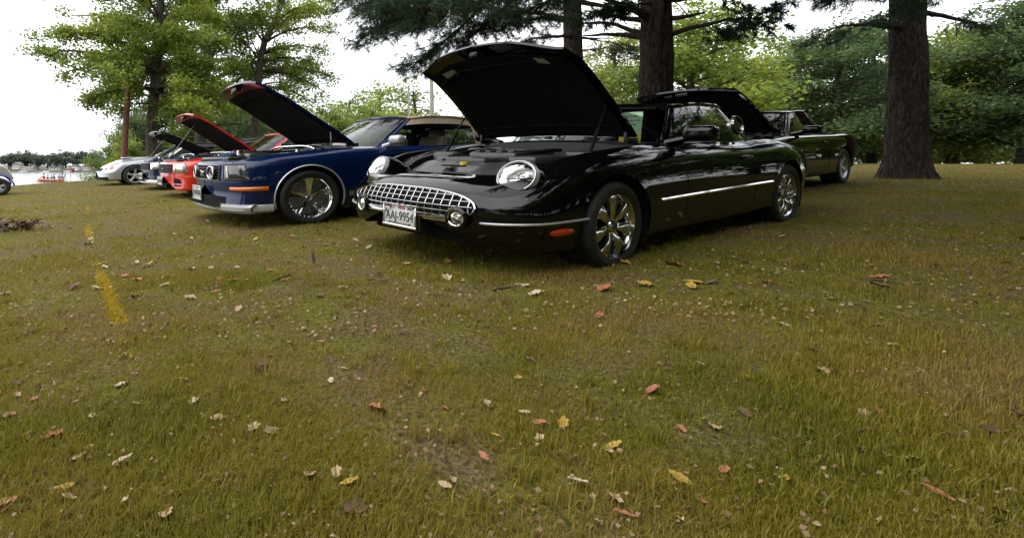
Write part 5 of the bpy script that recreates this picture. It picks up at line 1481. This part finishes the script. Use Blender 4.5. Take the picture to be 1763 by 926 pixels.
def blade_mesh(name, X, Y, H, W, rg, lay=0.75):
    n = len(X); Z = ground_z(X, Y)-0.004
    az = rg.uniform(0, 2*np.pi, n); ln = np.abs(rg.normal(0, lay, n))
    d = np.stack([np.cos(az), np.sin(az)], 1); s = np.stack([-d[:, 1], d[:, 0]], 1)
    b = np.stack([X, Y, Z], 1); S3 = np.concatenate([s, np.zeros((n, 1))], 1)
    mid = b.copy(); mid[:, :2] += d*(H*0.45*np.sin(ln*0.6))[:, None]; mid[:, 2] += H*0.55*np.cos(ln*0.6)
    tip = mid.copy(); tip[:, :2] += d*(H*0.55*np.sin(np.minimum(ln*1.3, 1.75)))[:, None]; tip[:, 2] += H*0.45*np.cos(np.minimum(ln*1.3, 1.75))
    w = W[:, None]*0.5
    Vv = np.stack([b-S3*w, b+S3*w, mid+S3*w*0.8, mid-S3*w*0.8, tip], 1).reshape(-1, 3)
    i = np.arange(n)*5
    F = np.concatenate([np.stack([i, i+1, i+2], 1), np.stack([i, i+2, i+3], 1), np.stack([i+3, i+2, i+4], 1)], 0)
    return mesh_np(name, Vv, F)
sets = []
for n, y0, y1, h, w in ((300000, 0.75, 3.2, 0.026, 0.0026), (190000, 2.8, 7.0, 0.028, 0.0042), (130000, 6.5, 26, 0.034, 0.009)):
    X, Y, H, W = blades(n, y0, y1, h, w, NP)
    k = clumpy(X, Y, NP) & (EDGE(Y)-X < 1.5)
    sets.append((X[k], Y[k], H[k], W[k]))
X, Y, H, W = (np.concatenate([s[i] for s in sets]) for i in range(4))
f2 = 0.5+0.5*np.sin(X*1.9+2.1*np.sin(Y*1.1)+0.7*np.sin(X*5.3))*np.sin(Y*2.2+1.6*np.sin(X*1.4))
H = H*(0.55+0.85*f2)
nt = 420; tx, ty, _, _ = blades(nt, 1.0, 9.0, .02, .02, NP)          # longer tufts here and there
rep_ = NP.integers(18, 46, nt); tX = np.repeat(tx, rep_)+NP.normal(0, .016, rep_.sum()); tY = np.repeat(ty, rep_)+NP.normal(0, .016, rep_.sum())
X = np.concatenate([X, tX]); Y = np.concatenate([Y, tY]); H = np.concatenate([H, NP.uniform(.025, .06, len(tX))]); W = np.concatenate([W, np.full(len(tX), .0035)])
# sprayed yellow line, worn through in places
LP = [on_ground(150, 352), on_ground(152, 400), on_ground(172, 470), on_ground(196, 530), on_ground(235, 640)]
def line_mask(X, Y):
    m = np.zeros(len(X), bool)
    for a, b in zip(LP[:-1], LP[1:]):
        ab = np.array([b.x-a.x, b.y-a.y]); t = np.clip(((X-a.x)*ab[0]+(Y-a.y)*ab[1])/ab.dot(ab), 0, 1)
        dd = np.hypot(X-a.x-t*ab[0], Y-a.y-t*ab[1])
        m |= dd < 0.020+0.015*np.abs(np.sin(Y*5))
    return m
wear = 0.5+0.5*np.sin(Y*2.6+0.6)+0.2*np.sin(Y*11)
lm = line_mask(X, Y) & (NP.random(len(X)) < (0.12+0.75*(wear > 0.45))*np.clip(1.4-Y/7, 0.1, 1))
g1 = link_mesh('grass', blade_mesh('grass', X[~lm], Y[~lm], H[~lm], W[~lm], NP), M_GRASS); tag(g1, 'short dry autumn grass over the whole lawn', 'grass', kind='stuff')
# the line itself: denser painted blades
n = 9500; t = NP.random(n)*(len(LP)-1); i0 = np.minimum(len(LP)-2, t.astype(int)); f = t-i0
LPa = np.array([(p.x, p.y) for p in LP]); P2d = LPa[i0]*(1-f[:, None])+LPa[i0+1]*f[:, None]+NP.normal(0, 0.015, (n, 2))
wv = 0.5+0.5*np.sin(P2d[:, 1]*2.6+0.6)+0.2*np.sin(P2d[:, 1]*11); k = NP.random(n) < np.clip(wv*1.5-0.5, 0.02, 1)*np.clip(1.5-P2d[:, 1]/6.5, 0.2, 1); P2d = P2d[k]
XX2, YY2 = np.concatenate([X[lm], P2d[:, 0]]), np.concatenate([Y[lm], P2d[:, 1]])
g2 = link_mesh('painted_line', blade_mesh('painted_line', XX2, YY2, np.full(len(XX2), .026)*NP.uniform(.6, 1.2, len(XX2)), np.full(len(XX2), .0045), NP), M_YPAINT)
tag(g2, 'yellow line sprayed on the grass at left', 'line marking', kind='structure')

# fallen leaves
LEAFM = [principled('leaf_tan', (0.42, 0.30, 0.17), rough=.7, var=.2, var_scale=30), principled('leaf_rust', (0.34, 0.13, 0.06), rough=.7, var=.25, var_scale=30),
         principled('leaf_pale', (0.50, 0.40, 0.25), rough=.7, var=.15, var_scale=30), principled('leaf_yellow', (0.42, 0.27, 0.04), rough=.65, var=.2, var_scale=30), principled('leaf_brown', (0.13, 0.075, 0.045), rough=.8, var=.3, var_scale=30)]
LEAFN = ['tan', 'rust-brown', 'pale straw', 'yellow', 'dark brown']
def leaf_shape(seed, lobed):
    r = random.Random(seed); n = 22; vs = [(0, 0, 0.012)]
    for k in range(n):
        a = 2*math.pi*k/n
        rad = 0.5*(1+(0.13*math.cos(5*a+0.3*math.sin(2*a+seed))+0.06*math.cos(9*a) if lobed else 0.0)+0.10*r.uniform(-1, 1))
        x, y = rad*math.cos(a)*1.2, rad*math.sin(a)*(0.78 if lobed else 0.5)
        vs.append((x, y, 0.55*abs(y)**1.3*r.uniform(.4, 1.5)+0.25*x*x*r.uniform(.5, 1.3)+0.02))
    fs = [(0, 1+k, 1+(k+1) % n) for k in range(n)]
    b = len(vs)
    st = [(0.6, -0.012, 0.05), (0.6, 0.012, 0.05), (1.0, 0.0, 0.10)]
    return vs+st, fs+[(b, b+1, b+2)]
LEAFMESH = {}
for s in range(4):
    for mi in range(5):
        vs, fs = leaf_shape(s, s % 2 == 0); me = bpy.data.meshes.new('fallen_leaf'); me.from_pydata(vs, [], fs); me.shade_smooth(); me.materials.append(LEAFM[mi]); LEAFMESH[(s, mi)] = me
def put_leaf(p, size, mi, r):
    o = bpy.data.objects.new('fallen_leaf', LEAFMESH[(r.randrange(4), mi)]); COL.objects.link(o)
    o.location = (p.x, p.y, p.z+0.010); o.scale = (size,)*3; o.rotation_euler = (r.uniform(-.35, .35), r.uniform(-.35, .35), r.uniform(0, 6.28))
    zone = 'left' if p.x < 0 else 'right'
    tag(o, f'{LEAFN[mi]} fallen leaf lying on the {"open lawn" if p.x < 0.2 else "shaded ground by the black roadster"}', 'leaf', f'{LEAFN[mi]} fallen leaves on the {"open lawn" if p.x < 0.2 else "shaded ground"}')
rl = random.Random(99)
spots = [(345, 442, .075, 1), (180, 462, .07, 2), (207, 462, .05, 2), (236, 454, .06, 2), (158, 403, .06, 2), (156, 414, .06, 2), (214, 478, .06, 1), (235, 486, .075, 1), (283, 495, .06, 2), (328, 467, .07, 2), (408, 463, .06, 2), (464, 468, .06, 1), (503, 410, .07, 1), (438, 405, .06, 1), (448, 394, .06, 2), (547, 397, .05, 2),
         (165, 499, .08, 2), (378, 483, .07, 1), (400, 486, .08, 1), (420, 487, .07, 1), (247, 462, .06, 0), (286, 481, .07, 0), (300, 479, .07, 1), (363, 465, .06, 0), (372, 505, .06, 1), (440, 414, .08, 3), (560, 424, .06, 3), (664, 434, .07, 3), (770, 453, .07, 3), (812, 449, .06, 3), (650, 474, .08, 2), (770, 482, .07, 2), (898, 496, .09, 0), (952, 441, .09, 3),
         (1195, 490, .10, 3), (1190, 497, .10, 3), (1112, 494, .08, 3), (1120, 428, .09, 3), (1075, 455, .07, 3), (635, 428, .08, 2), (645, 416, .07, 2), (612, 416, .06, 2), (700, 457, .07, 0), (725, 470, .06, 1), (1040, 502, .10, 1), (30, 388, .05, 2), (88, 392, .06, 2), (60, 445, .06, 1), (300, 405, .05, 2), (330, 412, .06, 0), (120, 395, .06, 1), (1160, 460, .09, 1)]
for px, py, sz, mi in spots: put_leaf(on_ground(px, py), sz*0.8, mi, rl)
for k in range(150):
    px, py = rl.uniform(-20, 1760), 345+rl.random()**0.8*560
    p = on_ground(px, py)
    if p.y > 11 or (px > 340 and py < 375): continue
    put_leaf(p, rl.uniform(.018, .040) if py > 520 else rl.uniform(.035, .07), rl.choices(range(5), (3, 3, 2.2, 1.6 if px < 600 else 3, 3))[0], rl)
# finer litter, too small to pick apart
parts = []
for n, y0, y1, sz in ((1600, 0.9, 2.6, 0.011), (5200, 2.0, 8.0, 0.017), (1500, 7.0, 15.0, 0.028)):
    X, Y, H, W = blades(n, y0, y1, 0.02, 0.02, NP); parts.append((np.stack([X, Y, ground_z(X, Y)+0.014], 1), sz))
M_LITTER = leaf_material('leaf_litter', [(0.08, 0.05, 0.03), (0.18, 0.10, 0.05), (0.32, 0.22, 0.12), (0.50, 0.40, 0.25)], trans=0.1, patch=2)
C = np.concatenate([c for c, z in parts]); SZ = np.concatenate([np.full(len(c), z) for c, z in parts])[:, None]
lt = link_mesh('leaf_litter', leaf_mesh('leaf_litter', C, SZ[:, 0], NP, flat=0.5, cup=0.3), M_LITTER); tag(lt, 'scraps of dry leaf scattered through the grass', 'leaf litter', kind='stuff')
# twigs and debris
M_TWIG = principled('twig_bark', (0.05, 0.035, 0.025), rough=.9, var=.3, var_scale=30, bump=.4)
def twig(label, a, b, r, seed):
    rg = np.random.default_rng(seed); A_, B_ = on_ground(*a), on_ground(*b)
    q = bend(np.array(A_)+[0, 0, .014], np.array(B_)+[0, 0, .014], 7, rg, 0.02, 0.08); mb = MB(); mb.tube([Vector(p) for p in q], list(np.linspace(r, r*.5, 7)), 6)
    i = 4; mb.tube([Vector(q[i]), Vector(q[i]+(q[6]-q[i])*.5+np.array([.03, .02, .012]))], [r*.6, r*.25], 5)
    o = mb.build('twig', M_TWIG); tag(o, label, 'twig')
twig('dark bare twig lying below the blue car\'s front wheel', (470, 489), (500, 478), .006, 1)
twig('thin twig on the grass below the license plate', (632, 486), (675, 492), .004, 2)
twig('longer dark twig at the photo\'s lower middle', (850, 504), (895, 497), .006, 3)
p = on_ground(20, 397); rg = np.random.default_rng(4); mb = MB()
for k in range(9):
    a = rg.uniform(0, 6.28); c = np.array(p)+[rg.normal(0, .16), rg.normal(0, .12), .02]; e = c+np.array([math.cos(a)*.22, math.sin(a)*.22, rg.uniform(0, .12)])
    mb.tube([Vector(c), Vector((c+e)/2+np.array([0, 0, .03])), Vector(e)], [.012, .010, .004], 5)
cl = leaf_mesh('clump', np.stack([rg.normal(p.x, .17, 70), rg.normal(p.y, .12, 70), p.z+.03+np.abs(rg.normal(0, .04, 70))], 1), .08, rg)
deb = mb.build('fallen_branch', M_TWIG); tag(deb, 'broken dark branch with dead leaves at the lawn\'s left edge', 'branch')
lo = link_mesh('dead_leaves', cl, LEAFM[4], deb); lo['kind'] = 'stuff'
p = on_ground(540, 455); mb = MB()                       # dry upright weed
for k in range(16):
    a = rg.uniform(0, 6.28); e = np.array([math.cos(a)*rg.uniform(.01, .05), math.sin(a)*rg.uniform(.01, .05), rg.uniform(.05, .13)]); c = np.array(p)
    mb.tube([Vector(c), Vector(c+e*[.4, .4, .6]), Vector(c+e)], [.003, .0025, .001], 4, cap=False)
o = mb.build('dry_weed', principled('dry_weed_stalk', (.26, .22, .17), rough=.8, var=.2)); tag(o, 'small dry grey weed tuft below the blue car', 'weed')

# ------------------------------------------------------------------ poles, lake shore
M_POLE = principled('creosote_pole', (0.11, 0.035, 0.025), rough=.85, base2=(0.19, 0.075, 0.05), var_scale=12, bump=.4, bump_scale=30)
M_PALE = principled('weathered_pole', (0.30, 0.28, 0.25), rough=.85, var=.2, var_scale=8, bump=.3, bump_scale=20)
def pole(label, pb, pt, Y, r0, r1, mat):
    a, b = A(*pb, Y), A(*pt, Y); a[2] = gz(a[0], Y)-.2
    mb = MB(); mb.tube([Vector(a+(b-a)*t) for t in np.linspace(0, 1, 6)], list(np.linspace(r0, r1, 6)), 14); o = mb.build('utility_pole', mat); tag(o, label, 'pole', 'poles behind the cars')
    return o
pole('reddish-brown leaning wooden pole left of the maple trunk', (211, 285), (222, 120), 18.5, .115, .095, M_POLE)
pole('thin pale pole above the tan soft top', (705, 290), (703.5, 148), 40, .09, .075, M_PALE)
pole('thicker pale pole beside the black raised hood', (746, 290), (742, 92), 36, .16, .12, M_PALE)

# far shore: bank, trees, houses
M_BANK = principled('far_bank', (0.07, 0.075, 0.045), rough=.95, base2=(0.14, 0.13, 0.10), var_scale=.3)
FY = 420.0
V = []; F = []
xs = np.linspace(-1500, 700, 90)
for i, x in enumerate(xs):
    for k, (yy, zz) in enumerate(((0, LAKE_Z-.3), (2, LAKE_Z+.9), (30, LAKE_Z+2.2), (120, LAKE_Z+6), (700, LAKE_Z+8))): V.append((x, FY+yy+6*math.sin(x*.02), zz+.3*math.sin(x*.11+k)))
for i in range(len(xs)-1):
    for k in range(4): F.append((i*5+k, (i+1)*5+k, (i+1)*5+k+1, i*5+k+1))
fb = link_mesh('far_bank', mesh_np('far_bank', np.array(V), np.array(F), True), M_BANK); tag(fb, kind='structure')
def far_proto(seed, H, W_):
    rg = np.random.default_rng(seed); root = empty('far_tree'); mb = MB(); mb.tube([(0, 0, -1), (0, 0, H*.5), (.2, 0, H*.8)], [.5, .4, .15], 7); mb.build('trunk', M_BARK, root)
    C = []
    for k in range(46):
        u = rg.normal(0, 1, 3); u /= np.linalg.norm(u); c = u*np.array([W_, W_, H*.42])*rg.uniform(.35, 1)+[0, 0, H*.55]
        C.append(c+rg.normal(0, 1, (70, 3))*[1.1, 1.1, .8])
    link_mesh('crown', leaf_mesh('crown', np.concatenate(C), 0.85, rg), M_LEAF_F, root); return root
FP = [far_proto(71, 16.5, 7.5), far_proto(72, 14.5, 8.5)]
fu = set()
places = []
for k in range(34):
    px = -260+k*15+rng.uniform(-7, 7); places.append((px, FY+rng.uniform(16, 60), rng.uniform(.7, 1.3)))
words = ['first', 'second', 'third', 'fourth', 'fifth', 'sixth', 'seventh', 'eighth', 'ninth', 'tenth', 'eleventh', 'twelfth', 'thirteenth', 'fourteenth', 'fifteenth', 'sixteenth', 'seventeenth']
places.sort()
cnt = 0
for k, (px, Y, s) in enumerate(places):
    p = FP[k % 2]; o = p if k < 2 else copy_tree(p)
    o.location = ((px-CX)/FPX*Y, Y, LAKE_Z+2.0); o.rotation_euler = (0, 0, k*1.7); o.scale = (s, s, s)
    if -8 < px < 215:
        lab = f'{words[cnt]} rounded tree of the far shore, counted from the left'; cnt += 1
    else: lab = 'rounded tree of the far shore outside the open water view'
    tag(o, lab, 'tree', 'trees along the far shore')
M_ROOF = principled('grey_shingles', (0.16, 0.16, 0.17), rough=.8, var=.15, var_scale=2)
M_CREAM = principled('cream_siding', (0.45, 0.42, 0.36), rough=.7, var=.06, var_scale=1)
M_PANE = principled('dark_pane', (0.03, 0.04, 0.05), rough=.1, var=.2, var_scale=2)
def house(label, px, Y, w, d, h, rh, wall, roof, z=1.4):
    x = (px-CX)/FPX*Y; root = empty('lake_house', (x, Y, LAKE_Z+z)); tag(root, label, 'house', 'houses on the far shore')
    mb = MB(); mb.box((0, 0, h/2), (w, d, h)); mb.build('wall', wall, root, smooth=False)
    r = MB(); o = .5
    r.add([(-w/2-o, -d/2-o, h), (w/2+o, -d/2-o, h), (w/2+o, d/2+o, h), (-w/2-o, d/2+o, h), (0, -d/2-o, h+rh), (0, d/2+o, h+rh)] if rh > w*.2 else
          [(-w/2-o, -d/2-o, h), (w/2+o, -d/2-o, h), (w/2+o, d/2+o, h), (-w/2-o, d/2+o, h), (-w/2-o, 0, h+rh), (w/2+o, 0, h+rh)],
          [(0, 1, 4), (3, 5, 2), (0, 4, 5, 3), (1, 2, 5, 4), (0, 3, 2, 1)] if rh > w*.2 else [(0, 1, 5, 4), (2, 3, 4, 5), (0, 4, 3), (1, 2, 5), (0, 3, 2, 1)])
    r.build('roof', roof, root, smooth=False)
    for k in range(max(2, int(w/3))):
        xx = -w/2+w*(k+.5)/max(2, int(w/3)); f = MB(); f.box((xx, -d/2-.03, h*.55), (1.3, .10, min(1.3, h*.6))); wd = f.build('window', M_WHITE, root, smooth=False)
        g = MB(); g.box((xx, -d/2-.09, h*.55), (1.0, .06, min(1.0, h*.45))); g.build('pane', M_PANE, wd, smooth=False)
house('cream gabled house, leftmost on the far shore', 31, FY+13, 5.5, 6, 4.0, 2.2, M_CREAM, M_ROOF, 2.0)
house('low wide grey-roofed house on the far shore, left of the canoe', 50, FY+12, 9, 6, 1.9, 1.3, M_CREAM, M_ROOF)
house('long low house on the far shore above the canoe\'s right end', 97, FY+14, 9, 6, 1.9, 1.2, M_CREAM, M_ROOF)
house('white gabled boathouse on the far shore, right of the red flag', 130, FY+9, 5.5, 6, 3.0, 2.0, M_WHITE, M_ROOF, 1.2)
house('small cream shed, rightmost building of the far shore', 149, FY+10, 4.4, 5, 2.8, 1.6, M_CREAM, M_ROOF, 1.2)
house('pale low cottage at the photo\'s far left shore', 3, FY+11, 6, 6, 1.8, 1.1, M_CREAM, M_ROOF, 1.0)
def moored(label, px, Y, L_, mat):
    x = (px-CX)/FPX*Y; root = empty('pontoon_boat', (x, Y, LAKE_Z)); tag(root, label, 'boat', 'boats moored at the far shore')
    mb = MB(); mb.box((0, 0, .45), (L_, 2.4, .7), bevel=.2); mb.build('hull', mat, root)
    mb = MB(); mb.box((0, 0, 2.4), (L_*.7, 2.2, .12), bevel=.04)
    mb.build('canopy', M_WHITE, root)
    for sx in (-1, 1):
        for sy in (-1, 1): q = MB(); q.tube([(sx*L_*.3, sy, .7), (sx*L_*.3, sy, 2.4)], .06, 6); q.build('post', M_STEEL, root)
moored('white canopied boat moored far off, left of the canoe', 80, FY-3, 5.2, M_WHITE)
moored('pale canopied boat moored at the far left shore', 40, FY-3, 6, M_WHITE)
moored('small pale boat moored beside the white boathouse', 116, FY-3, 4.5, M_WHITE)
mb = MB(); 
def dock(label, px, Y, L_):
    x = (px-CX)/FPX*Y; root = empty('dock', (x, Y, LAKE_Z)); tag(root, label, 'dock', 'docks on the far shore')
    mb = MB(); mb.box((0, 0, .6), (L_, 2, .2)); mb.build('deck', M_PALE, root, smooth=False)
    for k in range(4): q = MB(); q.tube([(-L_/2+.3+k*(L_-.6)/3, -.8, -.6), (-L_/2+.3+k*(L_-.6)/3, -.8, 1.0)], .12, 6); q.build('post', M_PALE, root)
dock('grey dock on the far shore left of the white moored boat', 62, FY-2.5, 9); dock('grey dock on the far shore right of the white moored boat', 98, FY-2.5, 10)

# ------------------------------------------------------------------ the big canoe and its paddlers
CYD = 102.0
M_HULL = principled('orange_red_hull', (0.42, 0.09, 0.03), rough=.45, base2=(0.55, 0.17, 0.06), var_scale=1.2)
cxm = (88.5-CX)/FPX*CYD; can = empty('canoe', (cxm, CYD, LAKE_Z), (0, 0, 0.10)); tag(can, 'long orange-red canoe with white upswept ends on the lake', 'canoe')
Lc = 5.9; hull = MB(); G = []
for t in np.linspace(-1, 1, 41):
    x = t*Lc/2; wv = .62*(1-abs(t)**2.6)+.012; sh = .50+.55*abs(t)**5
    G.append([(x, -wv, sh), (x, -wv*1.02, sh*.55), (x, -wv*.7, .02), (x, 0, -.06), (x, wv*.7, .02), (x, wv*1.02, sh*.55), (x, wv, sh), (x, wv-.03, sh), (x, wv*.8, .15), (x, 0, .08), (x, -wv*.8, .15), (x, -wv+.03, sh)])
hull.grid(G)
hull.m = [1 if abs(G[i//11][0][0]) > Lc*.40 and (i % 11) not in (2, 3) else 0 for i in range(len(hull.f))]
hull.build('hull', [M_HULL, M_WHITE], can)
for sg in (-1, 1):
    q = MB(); q.tube([(t*Lc/2, sg*(.62*(1-abs(t)**2.6)+.012), .50+.55*abs(t)**5) for t in np.linspace(-1, 1, 30)], .025, 5); q.build('gunwale', M_WHITE, can)
for x in (-1.9, -1.0, -.1, .8, 1.7): q = MB(); q.box((x, 0, .32), (.2, .95, .04)); q.build('thwart', M_CREAM, can)
SKIN = principled('skin', (0.42, 0.26, 0.19), rough=.6, var=.1); HAIR = principled('hair', (0.05, 0.035, 0.025), rough=.7, var=.2)
CL = {'red': principled('red_jacket', (0.42, 0.02, 0.04), rough=.8, var=.15), 'maroon': principled('maroon_shirt', (0.20, 0.015, 0.05), rough=.8, var=.15), 'navy': principled('navy_jacket', (0.02, 0.025, 0.08), rough=.8, var=.15), 'teal': principled('teal_shirt', (0.06, 0.16, 0.20), rough=.8, var=.15), 'black': principled('black_jacket', (0.02, 0.02, 0.03), rough=.8, var=.15), 'grey': principled('grey_shirt', (0.15, 0.18, 0.24), rough=.8, var=.15)}
def paddler(label, lx, ly, cloth, lean, sg, s=1.0):
    "seated person, hips on the thwart, both arms to a paddle"
    c, sn = math.cos(.10), math.sin(.10); X_, Y_ = cxm+lx*c-ly*sn, CYD+lx*sn+ly*c
    root = empty('person', (X_, Y_, LAKE_Z+.34), (0, 0, .10), (s*1.35, s*1.35, s*1.3)); tag(root, label, 'person', 'people paddling the canoe')
    b = MB()
    prof = [(.02, -.04), (.17, 0.0), (.17, .12), (.15, .25), (.18, .40), (.19, .50), (.13, .57), (.06, .60), (.055, .66), (.085, .70), (.10, .78), (.095, .86), (.05, .92), (.005, .935)]
    R = []
    for r, h in prof:
        R.append([(r*.68*math.cos(a)+lean*h*.5-.0, r*math.sin(a), h) for a in np.linspace(0, 2*math.pi, 13)])
    b.grid(R); b.m = [1 if i//12 >= 6 else 0 for i in range(len(b.f))]
    for k in (-1, 1):
        b.tube([(lean*.25, k*.19, .50), (lean*.25-.12, k*.26, .30), (-.36, sg*.30 if k == sg else k*.02, .34+(.12 if k != sg else 0))], [.065, .052, .04], 7, 0)
        b.ball((-.37, sg*.30 if k == sg else k*.02, .35+(.12 if k != sg else 0)), .045, 6, 5, 1)
        b.tube([(0, k*.10, .04), (-.42, k*.12, .06), (-.46, k*.12, -.24)], [.09, .075, .05], 7, 0)
    b.ball((lean*.44-.10, 0, .785), (.03, .025, .03), 6, 4, 1)
    b.build('body', [cloth, SKIN], root)
    h = MB(); h.ball((lean*.44+.015, 0, .83), (.105, .108, .115), 10, 7); h.build('hair', HAIR, root)
    p = MB(); p.tube([(-.37, sg*.08, .72), (-.38, sg*.62, -.30)], .018, 6); p.box((-.38, sg*.66, -.40), (.03, .17, .32), bevel=.02); 
    o = p.build('paddle', M_CREAM); o.location = root.location; o.rotation_euler = root.rotation_euler; o.scale = root.scale
    tag(o, 'wooden paddle held by the ' + label.split(' in the canoe')[0].replace('person in ', 'paddler in '), 'paddle', 'paddles of the canoe')
paddler('person in bright red jacket in the canoe\'s left half', -1.35, .05, CL['red'], -.15, -1, 1.08)
paddler('person in maroon shirt in the canoe, just right of the red jacket', -.60, -.05, CL['maroon'], -.1, 1, .85)
paddler('person in teal shirt in the canoe\'s middle', .05, .08, CL['teal'], -.1, -1, .82)
paddler('person in navy jacket in the canoe, right of the teal shirt', .62, -.05, CL['navy'], -.25, -1, 1.0)
paddler('person in black jacket in the canoe\'s right half', 1.55, .05, CL['black'], -.15, 1, .95)
paddler('person in grey-blue shirt in the canoe, second from right end', 2.05, -.04, CL['grey'], -.05, -1, 1.12)
paddler('person in dark teal top at the canoe\'s right end', 2.5, .0, CL['teal'], 0, 1, .9)
# red flag by the shore
fy = 23.0; a = A(121, 287, fy); g = gz(a[0], fy); fl = empty('small_flag', (a[0], fy, g)); tag(fl, 'small red flag with teal tip hanging at the lake\'s edge', 'flag')
mb = MB(); mb.tube([(0, 0, -.1), (.01, 0, a[2]-g)], .010, 6); mb.build('pole', M_PALE, fl)
mb = MB(); hh = a[2]-g
mb.grid([[(.012+.16*u, .03*math.sin(u*6+v*3), hh-.05-.20*v-.02*u) for u in np.linspace(0, 1, 7)] for v in np.linspace(0, 1, 6)]); mb.build('cloth', principled('red_flag_cloth', (.50, .06, .09), rough=.8, var=.12), fl)
mb = MB(); mb.box((-.01, 0, hh-.0), (.07, .02, .07), bevel=.01); mb.build('flag_tip', principled('teal_tip', (.05, .22, .22), rough=.6, var=.1), fl)
